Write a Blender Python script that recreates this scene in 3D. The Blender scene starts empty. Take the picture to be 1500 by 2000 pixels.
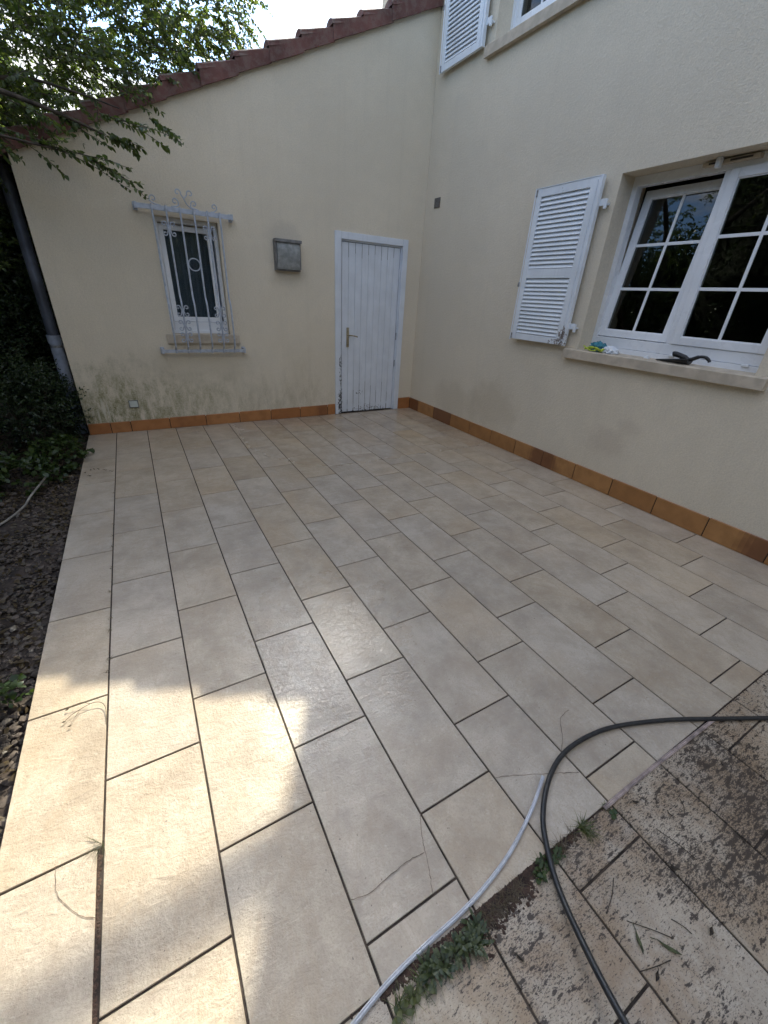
import bpy, bmesh, math, random
import numpy as np
from mathutils import Vector, Matrix
random.seed(7); rng = np.random.default_rng(11)
SC = bpy.context.scene; COL = SC.collection
R_ = math.radians

# ---------------------------------------------------------------- camera
CAM = Vector((-3.5395, -5.3310, 1.5054)); YAW, PIT, ROL = 0.53978, -0.48573, 0.05907
f_ = Vector((math.sin(YAW)*math.cos(PIT), math.cos(YAW)*math.cos(PIT), math.sin(PIT)))
r_ = Vector((math.cos(YAW), -math.sin(YAW), 0)); u_ = r_.cross(f_)
r2 = math.cos(ROL)*r_ + math.sin(ROL)*u_; u2 = -math.sin(ROL)*r_ + math.cos(ROL)*u_
cd = bpy.data.cameras.new('camera'); cam = bpy.data.objects.new('camera', cd); COL.objects.link(cam)
cam.matrix_world = Matrix(((r2.x, u2.x, -f_.x, CAM.x), (r2.y, u2.y, -f_.y, CAM.y), (r2.z, u2.z, -f_.z, CAM.z), (0, 0, 0, 1)))
cd.sensor_fit = 'VERTICAL'; cd.sensor_height = 24; cd.lens = 793.66/2000*24
cd.clip_start = 0.02; cd.clip_end = 2000
SC.camera = cam

# ---------------------------------------------------------------- sun + sky
SUN = Vector((0.593, 1.034, 1.0)).normalized()
EL = math.asin(SUN.z); AZ = math.atan2(SUN.x, SUN.y)
ld = bpy.data.lights.new('sun', 'SUN'); ld.energy = 2.1; ld.angle = R_(0.5); ld.color = (1.0, 0.945, 0.76)
lo = bpy.data.objects.new('sun', ld); COL.objects.link(lo)
lo.rotation_euler = (-SUN).to_track_quat('-Z', 'Y').to_euler()
lo.location = (2, 4, 12)
W = bpy.data.worlds.new('World'); SC.world = W; W.use_nodes = True
nt = W.node_tree; nt.nodes.clear()
def N(t, typ, **kw):
    n = t.nodes.new(typ)
    for k, v in kw.items():
        if k.startswith('i_'): n.inputs[k[2:].replace('_', ' ')].default_value = v
        else: setattr(n, k, v)
    return n
def mathn(t, op, a=None, b=None, c=None, clamp=False):
    n = t.nodes.new('ShaderNodeMath'); n.operation = op; n.use_clamp = clamp
    for i, v in enumerate((a, b, c)):
        if v is None: continue
        if isinstance(v, (int, float)): n.inputs[i].default_value = v
        else: t.links.new(v, n.inputs[i])
    return n.outputs[0]
def mixc(t, fac, a, b, bt='MIX'):
    n = t.nodes.new('ShaderNodeMixRGB'); n.blend_type = bt
    for i, v in enumerate((fac, a, b)):
        if isinstance(v, (int, float)): n.inputs[i].default_value = v
        elif isinstance(v, (tuple, list)): n.inputs[i].default_value = (*v, 1)[:4]
        else: t.links.new(v, n.inputs[i])
    return n.outputs[0]
def ramp(t, v, p0, p1, c0=0.0, c1=1.0):
    n = t.nodes.new('ShaderNodeMapRange'); n.clamp = True
    t.links.new(v, n.inputs[0])
    for i, q in enumerate((p0, p1, c0, c1)): n.inputs[i+1].default_value = q
    n.interpolation_type = 'SMOOTHSTEP'
    return n.outputs[0]
def noise(t, vec, scale, detail=4, rough=0.55, dist=0.0, out=0):
    n = t.nodes.new('ShaderNodeTexNoise'); n.inputs['Scale'].default_value = scale
    n.inputs['Detail'].default_value = detail; n.inputs['Roughness'].default_value = rough
    n.inputs['Distortion'].default_value = dist
    if vec is not None: t.links.new(vec, n.inputs['Vector'])
    return n.outputs[out]
def mapping(t, vec, scale=(1, 1, 1), rot=(0, 0, 0), loc=(0, 0, 0)):
    n = t.nodes.new('ShaderNodeMapping'); t.links.new(vec, n.inputs[0])
    n.inputs['Scale'].default_value = scale; n.inputs['Rotation'].default_value = rot; n.inputs['Location'].default_value = loc
    return n.outputs[0]

sky = N(nt, 'ShaderNodeTexSky'); sky.sky_type = 'NISHITA'; sky.sun_disc = False
sky.sun_elevation = EL; sky.sun_rotation = AZ; sky.air_density = 1.0; sky.dust_density = 0.5; sky.ozone_density = 1.0
tc = N(nt, 'ShaderNodeTexCoord')
gen = tc.outputs['Generated']
mp = mapping(nt, gen, (1, 1, 2.2))
cl = noise(nt, mp, 3.2, 7, 0.58, 0.3)
clm = ramp(nt, cl, 0.46, 0.58)
dt = N(nt, 'ShaderNodeVectorMath', operation='DOT_PRODUCT'); nt.links.new(gen, dt.inputs[0]); dt.inputs[1].default_value = SUN
glow = mathn(nt, 'POWER', mathn(nt, 'MAXIMUM', dt.outputs['Value'], 0.0), 40)
cshade = ramp(nt, noise(nt, mp, 9, 5, 0.6), 0.3, 0.7, 0.65, 1.1)
cb = mathn(nt, 'MULTIPLY', mathn(nt, 'ADD', mathn(nt, 'MULTIPLY', glow, 4.0), 5.0), cshade)
cc = N(nt, 'ShaderNodeCombineXYZ')
for i, k in enumerate((1.03, 0.97, 0.88)): nt.links.new(mathn(nt, 'MULTIPLY', cb, k), cc.inputs[i])
skc = mixc(nt, mathn(nt, 'MULTIPLY', clm, 0.85), mixc(nt, 1.0, sky.outputs[0], (0.72, 0.84, 0.96), 'MULTIPLY'), cc.outputs[0])
aur = mathn(nt, 'MULTIPLY', mathn(nt, 'POWER', mathn(nt, 'MAXIMUM', dt.outputs['Value'], 0.0), 170), 270.0)
ac = N(nt, 'ShaderNodeCombineXYZ')
for i, k in enumerate((1.0, 0.97, 0.90)): nt.links.new(mathn(nt, 'MULTIPLY', aur, k), ac.inputs[i])
skc = mixc(nt, 1.0, skc, ac.outputs[0], 'ADD')
bg = N(nt, 'ShaderNodeBackground'); nt.links.new(skc, bg.inputs[0]); bg.inputs[1].default_value = 0.13
wo = N(nt, 'ShaderNodeOutputWorld'); nt.links.new(bg.outputs[0], wo.inputs[0])
SC.view_settings.view_transform = 'Standard'; SC.view_settings.look = 'None'
SC.view_settings.gamma = 1; SC.view_settings.exposure = 1.86
SC.render.engine = 'CYCLES'

# ---------------------------------------------------------------- materials
def newmat(name):
    m = bpy.data.materials.new(name); m.use_nodes = True
    t = m.node_tree; b = t.nodes['Principled BSDF']
    g = t.nodes.new('ShaderNodeNewGeometry')
    return m, t, b, g.outputs['Position']
def setc(t, b, col, key='Base Color'):
    if isinstance(col, (tuple, list)): b.inputs[key].default_value = (*col, 1)[:4]
    else: t.links.new(col, b.inputs[key])
def bump(t, b, h, strength=0.3, dist=0.01, prev=None):
    n = t.nodes.new('ShaderNodeBump'); n.inputs['Strength'].default_value = strength; n.inputs['Distance'].default_value = dist
    t.links.new(h, n.inputs['Height'])
    if prev is not None: t.links.new(prev, n.inputs['Normal'])
    if b is not None: t.links.new(n.outputs[0], b.inputs['Normal'])
    return n.outputs[0]
def simple(name, col, rough=0.5, metal=0.0, var=0.15, vs=8.0, bs=0.0, bscale=80.0, col2=None, objc=False):
    m, t, b, P = newmat(name)
    if objc: P = t.nodes.new('ShaderNodeTexCoord').outputs['Object']
    v = ramp(t, noise(t, P, vs, 5), 0.3, 0.7)
    c2 = col2 if col2 else tuple(max(0, c*(1-var*2)) for c in col)
    setc(t, b, mixc(t, v, c2, col))
    b.inputs['Metallic'].default_value = metal
    t.links.new(ramp(t, noise(t, P, vs*3, 4), 0.3, 0.7, max(0.02, rough-0.08), min(1, rough+0.1)), b.inputs['Roughness'])
    if bs: bump(t, b, noise(t, P, bscale, 4), bs, 0.004)
    return m
def sep(t, P):
    s = t.nodes.new('ShaderNodeSeparateXYZ'); t.links.new(P, s.inputs[0]); return s.outputs

def blob(t, P, c, r, nz=None, na=0.0):
    """1 at the centre, 0 outside, ellipsoidal, edge broken by noise"""
    n = t.nodes.new('ShaderNodeVectorMath'); n.operation = 'SUBTRACT'; t.links.new(P, n.inputs[0]); n.inputs[1].default_value = c
    d = t.nodes.new('ShaderNodeVectorMath'); d.operation = 'DIVIDE'; t.links.new(n.outputs[0], d.inputs[0]); d.inputs[1].default_value = r
    l = t.nodes.new('ShaderNodeVectorMath'); l.operation = 'LENGTH'; t.links.new(d.outputs[0], l.inputs[0])
    o = l.outputs['Value']
    if nz is not None: o = mathn(t, 'ADD', o, mathn(t, 'MULTIPLY', mathn(t, 'SUBTRACT', nz, 0.5), na))
    return ramp(t, o, 0.35, 1.0, 1.0, 0.0)

def stucco(name, base, stains):
    m, t, b, P = newmat(name)
    big = ramp(t, noise(t, P, 0.9, 4, 0.6), 0.3, 0.7)
    mid = ramp(t, noise(t, P, 7, 5, 0.6), 0.3, 0.72)
    fine = ramp(t, noise(t, P, 90, 3, 0.6), 0.3, 0.7)
    c = mixc(t, big, tuple(k*0.90 for k in base), base)
    c = mixc(t, mathn(t, 'MULTIPLY', mid, 0.35), c, tuple(k*0.88 for k in base))
    c = mixc(t, mathn(t, 'MULTIPLY', fine, 0.30), c, tuple(k*0.62 for k in base))
    # faint vertical runs under the eaves and sills
    run = ramp(t, noise(t, mapping(t, P, (14, 14, 0.5)), 1.0, 4), 0.52, 0.75)
    c = mixc(t, mathn(t, 'MULTIPLY', run, 0.04), c, (0.25, 0.22, 0.17))
    x, y, z = sep(t, P)
    nz = noise(t, P, 6, 6, 0.7)
    for kind, cen, rad, col, amt in stains:
        s = blob(t, P, cen, rad, nz, 1.1)
        if kind == 'algae':
            st = ramp(t, noise(t, mapping(t, P, (11, 11, 4)), 1.0, 8, 0.78), 0.34, 0.72)
            st2_ = ramp(t, noise(t, P, 70, 4, 0.7), 0.30, 0.62, 0.35, 1.0)
            s = mathn(t, 'MULTIPLY', mathn(t, 'MULTIPLY', s, st), st2_)
        c = mixc(t, mathn(t, 'MULTIPLY', s, amt), c, col)
    spk = ramp(t, noise(t, P, 33, 2, 0.5), 0.775, 0.80)
    c = mixc(t, mathn(t, 'MULTIPLY', spk, 0.55), c, (0.20, 0.16, 0.11))
    setc(t, b, c); b.inputs['Roughness'].default_value = 0.92
    b.inputs['Specular IOR Level'].default_value = 0.25
    n1 = bump(t, None, noise(t, P, 110, 4, 0.7), 0.8, 0.006)
    n2 = bump(t, None, ramp(t, noise(t, P, 38, 4, 0.6), 0.35, 0.7), 0.25, 0.006, n1)
    bump(t, b, noise(t, P, 2.5, 2), 0.25, 0.02, n2)
    return m
BASE = (0.775, 0.685, 0.535)
M = {}
M['gable'] = stucco('stucco_gable', BASE, [
    ('algae', (-3.55, 0, 0.05), (1.25, 0.5, 0.80), (0.20, 0.19, 0.075), 0.8),
    ('algae', (-3.85, 0, 0.15), (0.75, 0.5, 0.75), (0.16, 0.155, 0.05), 0.85),
    ('algae', (-4.0, 0, 0.0), (0.6, 0.5, 0.45), (0.11, 0.11, 0.03), 1.0),
    ('algae', (-2.7, 0, 0.10), (1.2, 0.5, 0.65), (0.36, 0.32, 0.20), 0.6),
    ('blotch', (-3.975, 0, 0.27), (0.020, 0.5, 0.14), (0.62, 0.58, 0.46), 0.8),
    ('blotch', (-4.03, 0, 0.20), (0.014, 0.5, 0.12), (0.60, 0.56, 0.44), 0.7),
    ('blotch', (-3.935, 0, 0.22), (0.012, 0.5, 0.15), (0.60, 0.56, 0.44), 0.6),
    ('blotch', (-3.0, 0, 0.70), (0.9, 0.5, 0.30), (0.42, 0.37, 0.27), 0.30),
    ('algae', (-1.9, 0, 0.2), (0.9, 0.5, 0.35), (0.42, 0.36, 0.25), 0.4),
    ('blotch', (-1.87, 0, 2.06), (0.24, 0.3, 0.17), (0.42, 0.37, 0.31), 0.30),  # soot above the lamp
    ('blotch', (-1.85, 0, 1.66), (0.30, 0.3, 0.16), (0.40, 0.35, 0.27), 0.3),  # darker patch below the lamp
    ('algae', (-1.7, 0, 0.45), (0.35, 0.5, 0.6), (0.40, 0.32, 0.19), 0.35)])
M['mainw'] = stucco('stucco_main', tuple(k*0.99 for k in BASE), [
    ('damp', (0, -1.75, 0.42), (0.5, 0.55, 0.36), (0.52, 0.44, 0.32), 0.5),
    ('damp', (0, -1.0, 0.35), (0.5, 0.55, 0.30), (0.52, 0.44, 0.32), 0.35),
    ('blotch', (0, -3.25, 0.45), (0.3, 0.28, 0.18), (0.50, 0.42, 0.33), 0.4),
    ('blotch', (0, -3.4, 0.62), (0.3, 0.15, 0.10), (0.50, 0.42, 0.33), 0.3)])
M['reveal'] = simple('stone_sill', (0.56, 0.48, 0.37), 0.85, 0, 0.12, 12, 0.3, 120)

def tilemat(name, dirty):
    m, t, b, P = newmat(name)
    at = N(t, 'ShaderNodeAttribute'); at.attribute_name = 'tile'
    ax = at.outputs['Vector']; s = sep(t, ax)
    off = N(t, 'ShaderNodeVectorMath', operation='SCALE'); t.links.new(ax, off.inputs[0]); off.inputs['Scale'].default_value = 37
    ad = N(t, 'ShaderNodeVectorMath', operation='ADD'); t.links.new(P, ad.inputs[0]); t.links.new(off.outputs[0], ad.inputs[1])
    Q = ad.outputs[0]
    cloud = ramp(t, noise(t, Q, 4.5, 8, 0.70, 0.2), 0.3, 0.7)
    c = mixc(t, cloud, (0.345, 0.275, 0.196), (0.520, 0.438, 0.330))
    vein = noise(t, mapping(t, Q, (2.2, 1.0, 1)), 2.0, 6, 0.66, 0.7)
    v = mathn(t, 'ABSOLUTE', mathn(t, 'SUBTRACT', vein, 0.5))
    c = mixc(t, ramp(t, v, 0.0, 0.04, 0.42, 0.0), c, (0.40, 0.31, 0.21))
    c = mixc(t, mathn(t, 'MULTIPLY', ramp(t, noise(t, Q, 1.7, 3), 0.45, 0.75), 0.38), c, (0.50, 0.36, 0.21))
    c = mixc(t, ramp(t, noise(t, Q, 60, 4, 0.7), 0.55, 0.8, 0, 0.32), c, (0.68, 0.62, 0.52))
    c = mixc(t, ramp(t, noise(t, Q, 170, 3, 0.7), 0.45, 0.75, 0, 0.6), c, (0.33, 0.26, 0.19))
    hs = N(t, 'ShaderNodeHueSaturation'); t.links.new(c, hs.inputs['Color'])
    t.links.new(ramp(t, s[0], 0, 1, 0.95, 1.03), hs.inputs['Value']); t.links.new(ramp(t, s[1], 0, 1, 0.86, 1.04), hs.inputs['Saturation'])
    c = hs.outputs[0]
    x, y, z = sep(t, P)
    # splashed earth: streaks that follow the water jet
    st = noise(t, mapping(t, P, (42, 120, 1), (0, 0, 0.12)), 1.0, 7, 0.74)
    st3 = noise(t, mapping(t, P, (120, 260, 1), (0, 0, 0.3), (1, 7, 0)), 1.0, 4, 0.7)
    st2 = noise(t, mapping(t, P, (22, 58, 1), (0, 0, -0.15), (3, 5, 0)), 1.0, 5, 0.66)
    cl = noise(t, P, 2.3, 3, 0.55)
    if dirty:
        dens = ramp(t, cl, 0.34, 0.66, -0.005, 0.078)
        right = ramp(t, x, -2.9, -1.4, -0.005, 0.035)
        a = ramp(t, mathn(t, 'ADD', mathn(t, 'ADD', st, dens), right), 0.60, 0.63)
        a2 = ramp(t, mathn(t, 'ADD', mathn(t, 'ADD', st2, dens), right), 0.605, 0.64)
        film = mathn(t, 'MULTIPLY', ramp(t, mathn(t, 'ADD', noise(t, P, 5, 6, 0.7), dens), 0.40, 0.68), 0.72)
        c = mixc(t, film, c, (0.26, 0.165, 0.085))
        c = mixc(t, mathn(t, 'MULTIPLY', mathn(t, 'MAXIMUM', mathn(t, 'MAXIMUM', a, a2), mathn(t, 'MULTIPLY', ramp(t, mathn(t, 'ADD', mathn(t, 'ADD', st3, dens), right), 0.57, 0.63), 0.75)), 0.93), c, (0.034, 0.022, 0.015))
    else:
        dens = mathn(t, 'ADD', ramp(t, y, -5.0, -3.9, 0.0, -0.12), ramp(t, x, -3.6, -1.0, -0.05, 0.03))
        dens = mathn(t, 'ADD', dens, ramp(t, cl, 0.35, 0.65, -0.06, 0.03))
        a = ramp(t, mathn(t, 'ADD', st, dens), 0.655, 0.69)
        c = mixc(t, mathn(t, 'MULTIPLY', a, 0.85), c, (0.05, 0.04, 0.03))
        sp = ramp(t, noise(t, P, 75, 2, 0.5), 0.72, 0.76)
        c = mixc(t, mathn(t, 'MULTIPLY', sp, 0.7), c, (0.09, 0.07, 0.05))
        film = mathn(t, 'MULTIPLY', ramp(t, noise(t, P, 2.6, 5, 0.6), 0.5, 0.8), ramp(t, y, -4.9, -3.6, 0.5, 0.08))
        c = mixc(t, film, c, (0.36, 0.27, 0.18))
    # water film
    nz = noise(t, P, 5, 5, 0.6)
    wet = mathn(t, 'MAXIMUM', blob(t, P, (-2.86, -3.86, 0), (0.40, 0.62, 1), nz, 1.3), mathn(t, 'MULTIPLY', blob(t, P, (-3.0, -4.0, 0), (0.55, 0.8, 1), nz, 1.4), 0.72))
    back = mathn(t, 'MULTIPLY', ramp(t, y, -2.8, -0.9, 0.0, 1.0), ramp(t, x, -3.2, -1.8, 0.25, 1.0))
    back = mathn(t, 'MULTIPLY', back, ramp(t, nz, 0.3, 0.6, 0.85, 1.0))
    wetall = mathn(t, 'MAXIMUM', wet, back)
    c = mixc(t, mathn(t, 'MULTIPLY', wetall, 0.25), c, mixc(t, 1.0, c, (0.62, 0.58, 0.54), 'MULTIPLY'))
    setc(t, b, c)
    rr = N(t, 'ShaderNodeMapRange'); t.links.new(wetall, rr.inputs[0]); rr.inputs[3].default_value = 0.46; rr.inputs[4].default_value = 0.07
    t.links.new(rr.outputs[0], b.inputs['Roughness'])
    bs = t.nodes.new('ShaderNodeBump'); bs.inputs['Distance'].default_value = 0.0045
    t.links.new(mathn(t, 'SUBTRACT', 0.5, mathn(t, 'ADD', mathn(t, 'MULTIPLY', back, 0.49), mathn(t, 'MULTIPLY', wet, 0.24)), None, True), bs.inputs['Strength'])
    h = mathn(t, 'ADD', noise(t, Q, 95, 5, 0.66), mathn(t, 'MULTIPLY', noise(t, mapping(t, Q, (1, 2.0, 1)), 16, 5, 0.6, 0.6), 2.2))
    t.links.new(h, bs.inputs['Height']); t.links.new(bs.outputs[0], b.inputs['Normal'])
    return m
M['tile'] = tilemat('porcelain_tile', False)
M['dirty'] = tilemat('muddy_tile', True)
M['grout'] = simple('grout', (0.080, 0.058, 0.043), 0.95, 0, 0.35, 20, 0.4, 200)
M['crack'] = simple('crack', (0.21, 0.16, 0.12), 0.95, 0, 0.2, 40)
M['soil'] = simple('soil', (0.055, 0.038, 0.027), 0.98, 0, 0.35, 14, 0.8, 60)
M['white'] = simple('white_paint', (0.80, 0.82, 0.84), 0.42, 0, 0.05, 4, 0.05, 60)
M['pvc'] = simple('white_pvc', (0.80, 0.815, 0.83), 0.30, 0, 0.04, 3)
M['pvcg'] = simple('grey_gasket', (0.07, 0.07, 0.075), 0.6)
M['grille'] = simple('grille_paint', (0.47, 0.51, 0.58), 0.45, 0.1, 0.12, 25)
M['dgrey'] = simple('weathered_metal', (0.24, 0.235, 0.23), 0.55, 0.2, 0.2, 20, 0.2, 120)
M['zinc'] = simple('zinc_pipe', (0.17, 0.19, 0.24), 0.5, 0.4, 0.25, 5)
M['cast'] = simple('painted_pipe', (0.42, 0.47, 0.58), 0.5, 0.0, 0.2, 9, 0.2, 60)
M['brass'] = simple('brass', (0.50, 0.44, 0.31), 0.35, 0.8, 0.2, 30)
M['steel'] = simple('steel_bracket', (0.42, 0.42, 0.42), 0.45, 0.6, 0.3, 30)
M['dark'] = simple('interior_dark', (0.05, 0.045, 0.04), 0.9)
M['room'] = simple('interior_wall', (0.16, 0.15, 0.13), 0.9, 0, 0.1, 2)
M['curtain'] = simple('curtain_cloth', (0.44, 0.50, 0.62), 0.9, 0, 0.08, 3)
M['hose'] = simple('black_rubber', (0.030, 0.029, 0.028), 0.42, 0, 0.1, 45, col2=(0.014, 0.015, 0.017))
M['black'] = simple('black_plastic', (0.012, 0.012, 0.013), 0.42, 0, 0.1, 20)
M['blue'] = simple('blue_fabric', (0.07, 0.27, 0.34), 0.9, 0, 0.25, 30, 0.4, 200)
M['lime'] = simple('lime_fabric', (0.55, 0.66, 0.08), 0.8, 0, 0.25, 60)
M['wcloth'] = simple('white_cloth', (0.78, 0.82, 0.86), 0.85, 0, 0.06, 30, 0.2, 120)
M['strip'] = simple('white_strip', (0.60, 0.61, 0.64), 0.3, 0.0, 0.10, 14)
M['strip2'] = simple('stained_strip', (0.46, 0.36, 0.32), 0.6, 0.0, 0.28, 26, 0.3, 90)
M['bark'] = simple('bark', (0.10, 0.078, 0.058), 0.95, 0, 0.35, 12, 0.8, 30)
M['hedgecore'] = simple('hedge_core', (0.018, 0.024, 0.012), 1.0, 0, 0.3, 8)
M['twig'] = simple('dry_twig', (0.22, 0.17, 0.11), 0.9, 0, 0.3, 40)
M['ptwig'] = simple('pale_twig', (0.34, 0.31, 0.26), 0.85, 0, 0.2, 20)
M['deadleaf'] = simple('dead_leaf', (0.060, 0.042, 0.025), 0.7, 0, 0.4, 60)
M['greenleaf'] = simple('cut_leaf', (0.085, 0.095, 0.035), 0.7, 0, 0.3, 60)
M['mud'] = simple('brown_mud', (0.075, 0.042, 0.027), 0.95, 0, 0.35, 40, 0.6, 120)
M['mortar'] = simple('skirting_mortar', (0.07, 0.045, 0.032), 0.95)
M['seal'] = simple('joint_filler', (0.33, 0.27, 0.22), 0.9, 0, 0.3, 40)

def skirt_mat(name, cols, flash):
    m, t, b, P = newmat(name)
    at = N(t, 'ShaderNodeAttribute'); at.attribute_name = 'tile'; s = sep(t, at.outputs['Vector'])
    c = mixc(t, ramp(t, s[0], 0, 1), cols[0], cols[1])
    c = mixc(t, mathn(t, 'MULTIPLY', ramp(t, noise(t, P, 9, 4), 0.35, 0.7), 0.5), c, tuple(k*0.68 for k in cols[0]))
    # each tile's fired dark end, stored as the second channel
    fl = ramp(t, mathn(t, 'ADD', s[1], mathn(t, 'MULTIPLY', mathn(t, 'SUBTRACT', noise(t, P, 7, 3), 0.5), 0.5)), 0.45, 0.8, 0, flash)
    c = mixc(t, fl, c, (0.13, 0.045, 0.022))
    c = mixc(t, ramp(t, noise(t, P, 70, 4, 0.7), 0.55, 0.8, 0, 0.25), c, (0.14, 0.08, 0.04))
    setc(t, b, c); b.inputs['Roughness'].default_value = 0.42
    bump(t, b, noise(t, P, 45, 3), 0.15, 0.003)
    return m
M['skirtL'] = skirt_mat('terracotta_skirting', ((0.38, 0.150, 0.048), (0.46, 0.205, 0.072)), 0.5)
M['skirtR'] = skirt_mat('ochre_skirting', ((0.35, 0.160, 0.052), (0.43, 0.215, 0.076)), 0.72)

def peel_mat(name, base, spots, under=(0.035, 0.03, 0.028), sc=26):
    m, t, b, P = newmat(name)
    c = mixc(t, ramp(t, noise(t, P, 5, 5), 0.3, 0.7), tuple(k*0.9 for k in base), base)
    c = mixc(t, ramp(t, noise(t, mapping(t, P, (40, 40, 3)), 1.0, 4), 0.5, 0.8, 0, 0.22), c, tuple(k*0.55 for k in base))
    nz = noise(t, P, sc, 6, 0.75); nz2 = noise(t, P, 9, 3)
    tot = None
    for cen, rad, th in spots:
        k = mathn(t, 'MULTIPLY', blob(t, P, cen, rad, nz2, 0.8), 1.0)
        k = ramp(t, mathn(t, 'ADD', nz, mathn(t, 'MULTIPLY', k, 0.22)), th, th+0.025)
        tot = k if tot is None else mathn(t, 'MAXIMUM', tot, k)
    if tot is not None: c = mixc(t, tot, c, under)
    setc(t, b, c); b.inputs['Roughness'].default_value = 0.45
    bump(t, b, noise(t, P, 70, 4), 0.12, 0.003)
    return m
WP = (0.78, 0.81, 0.84)
M['doorw'] = peel_mat('door_paint', (0.70, 0.735, 0.78), [((-0.75, 0, 0.0), (0.6, 0.5, 0.16), 0.76), ((-1.17, 0, 0.1), (0.07, 0.4, 0.5), 0.70), ((-1.17, 0, 0.6), (0.05, 0.4, 0.6), 0.74), ((-0.86, 0, 0.28), (0.14, 0.4, 0.07), 0.78)], sc=40)
M['shutw'] = peel_mat('shutter_paint', (0.76, 0.80, 0.83), [((-0.05, -2.56, 1.24), (0.3, 0.09, 0.16), 0.70), ((-0.05, -2.48, 1.215), (0.3, 0.14, 0.06), 0.71), ((-0.05, -2.22, 2.40), (0.3, 0.02, 0.04), 0.74)], under=(0.20, 0.17, 0.15), sc=34)

def glass_mat(name, tint=(0.75, 0.78, 0.78), k=1.0):
    m = bpy.data.materials.new(name); m.use_nodes = True; t = m.node_tree; t.nodes.clear()
    o = N(t, 'ShaderNodeOutputMaterial'); mx = N(t, 'ShaderNodeMixShader'); g = t.nodes.new('ShaderNodeNewGeometry')
    dp_ = N(t, 'ShaderNodeVectorMath', operation='DOT_PRODUCT'); t.links.new(g.outputs['Normal'], dp_.inputs[0]); t.links.new(g.outputs['Incoming'], dp_.inputs[1])
    sch = mathn(t, 'ADD', mathn(t, 'MULTIPLY', mathn(t, 'POWER', mathn(t, 'SUBTRACT', 1.0, mathn(t, 'ABSOLUTE', dp_.outputs['Value'])), 5.0), 0.95), 0.045)
    tr = N(t, 'ShaderNodeBsdfTransparent'); tr.inputs[0].default_value = (*tint, 1)
    gl = N(t, 'ShaderNodeBsdfGlossy'); gl.inputs['Roughness'].default_value = 0.005; gl.inputs['Color'].default_value = (k, k, k, 1)
    bn = bump(t, None, noise(t, g.outputs['Position'], 3, 2), 0.02, 0.01); t.links.new(bn, gl.inputs['Normal'])
    t.links.new(sch, mx.inputs[0]); t.links.new(tr.outputs[0], mx.inputs[1]); t.links.new(gl.outputs[0], mx.inputs[2])
    t.links.new(mx.outputs[0], o.inputs[0]); return m
M['glass'] = glass_mat('window_glass', (0.6, 0.63, 0.62))
def frosted():
    m, t, b, P = newmat('ribbed_glass')
    c = mixc(t, ramp(t, noise(t, P, 18, 5), 0.3, 0.75), (0.22, 0.23, 0.22), (0.36, 0.37, 0.36)); setc(t, b, c)
    b.inputs['Roughness'].default_value = 0.22
    w = N(t, 'ShaderNodeTexWave'); t.links.new(P, w.inputs[0]); w.inputs['Scale'].default_value = 28; w.bands_direction = 'X'
    bump(t, b, w.outputs['Fac'], 0.3, 0.003); return m
M['frost'] = frosted()

def leaf_mat(name, ca, cb_, trans=0.45, tcol=None, rough=0.38):
    m = bpy.data.materials.new(name); m.use_nodes = True; t = m.node_tree; b = t.nodes['Principled BSDF']
    o = t.nodes['Material Output']
    at = N(t, 'ShaderNodeAttribute'); at.attribute_name = 'tile'; s = sep(t, at.outputs['Vector'])
    c = mixc(t, s[0], ca, cb_); setc(t, b, c); b.inputs['Roughness'].default_value = rough
    b.inputs['Specular IOR Level'].default_value = 0.5
    tl = N(t, 'ShaderNodeBsdfTranslucent')
    tc_ = mixc(t, s[0], tuple(min(1, k*1.9) for k in (ca[0]*1.15, ca[1]*1.2, ca[2]*0.5)), tuple(min(1, k*1.9) for k in (cb_[0]*1.2, cb_[1]*1.2, cb_[2]*0.5)))
    t.links.new(tc_, tl.inputs[0])
    mx = N(t, 'ShaderNodeMixShader'); mx.inputs[0].default_value = trans
    t.links.new(b.outputs[0], mx.inputs[1]); t.links.new(tl.outputs[0], mx.inputs[2]); t.links.new(mx.outputs[0], o.inputs[0])
    return m
M['leaf'] = leaf_mat('plum_leaf', (0.036, 0.060, 0.022), (0.090, 0.118, 0.040), 0.42)
M['leafd'] = leaf_mat('hedge_leaf', (0.016, 0.030, 0.013), (0.036, 0.058, 0.021), 0.25)
M['ivy'] = leaf_mat('ground_leaf', (0.024, 0.045, 0.012), (0.055, 0.085, 0.022), 0.3)
M['grass'] = leaf_mat('grass_blade', (0.045, 0.065, 0.018), (0.11, 0.12, 0.04), 0.35)
M['weedd'] = leaf_mat('dark_weed', (0.025, 0.042, 0.014), (0.07, 0.085, 0.03), 0.25)
M['wisp'] = leaf_mat('wispy_blade', (0.04, 0.045, 0.018), (0.07, 0.07, 0.03), 0.2)
M['drygrass'] = leaf_mat('dry_blade', (0.09, 0.065, 0.035), (0.07, 0.05, 0.025), 0.2)

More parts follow.
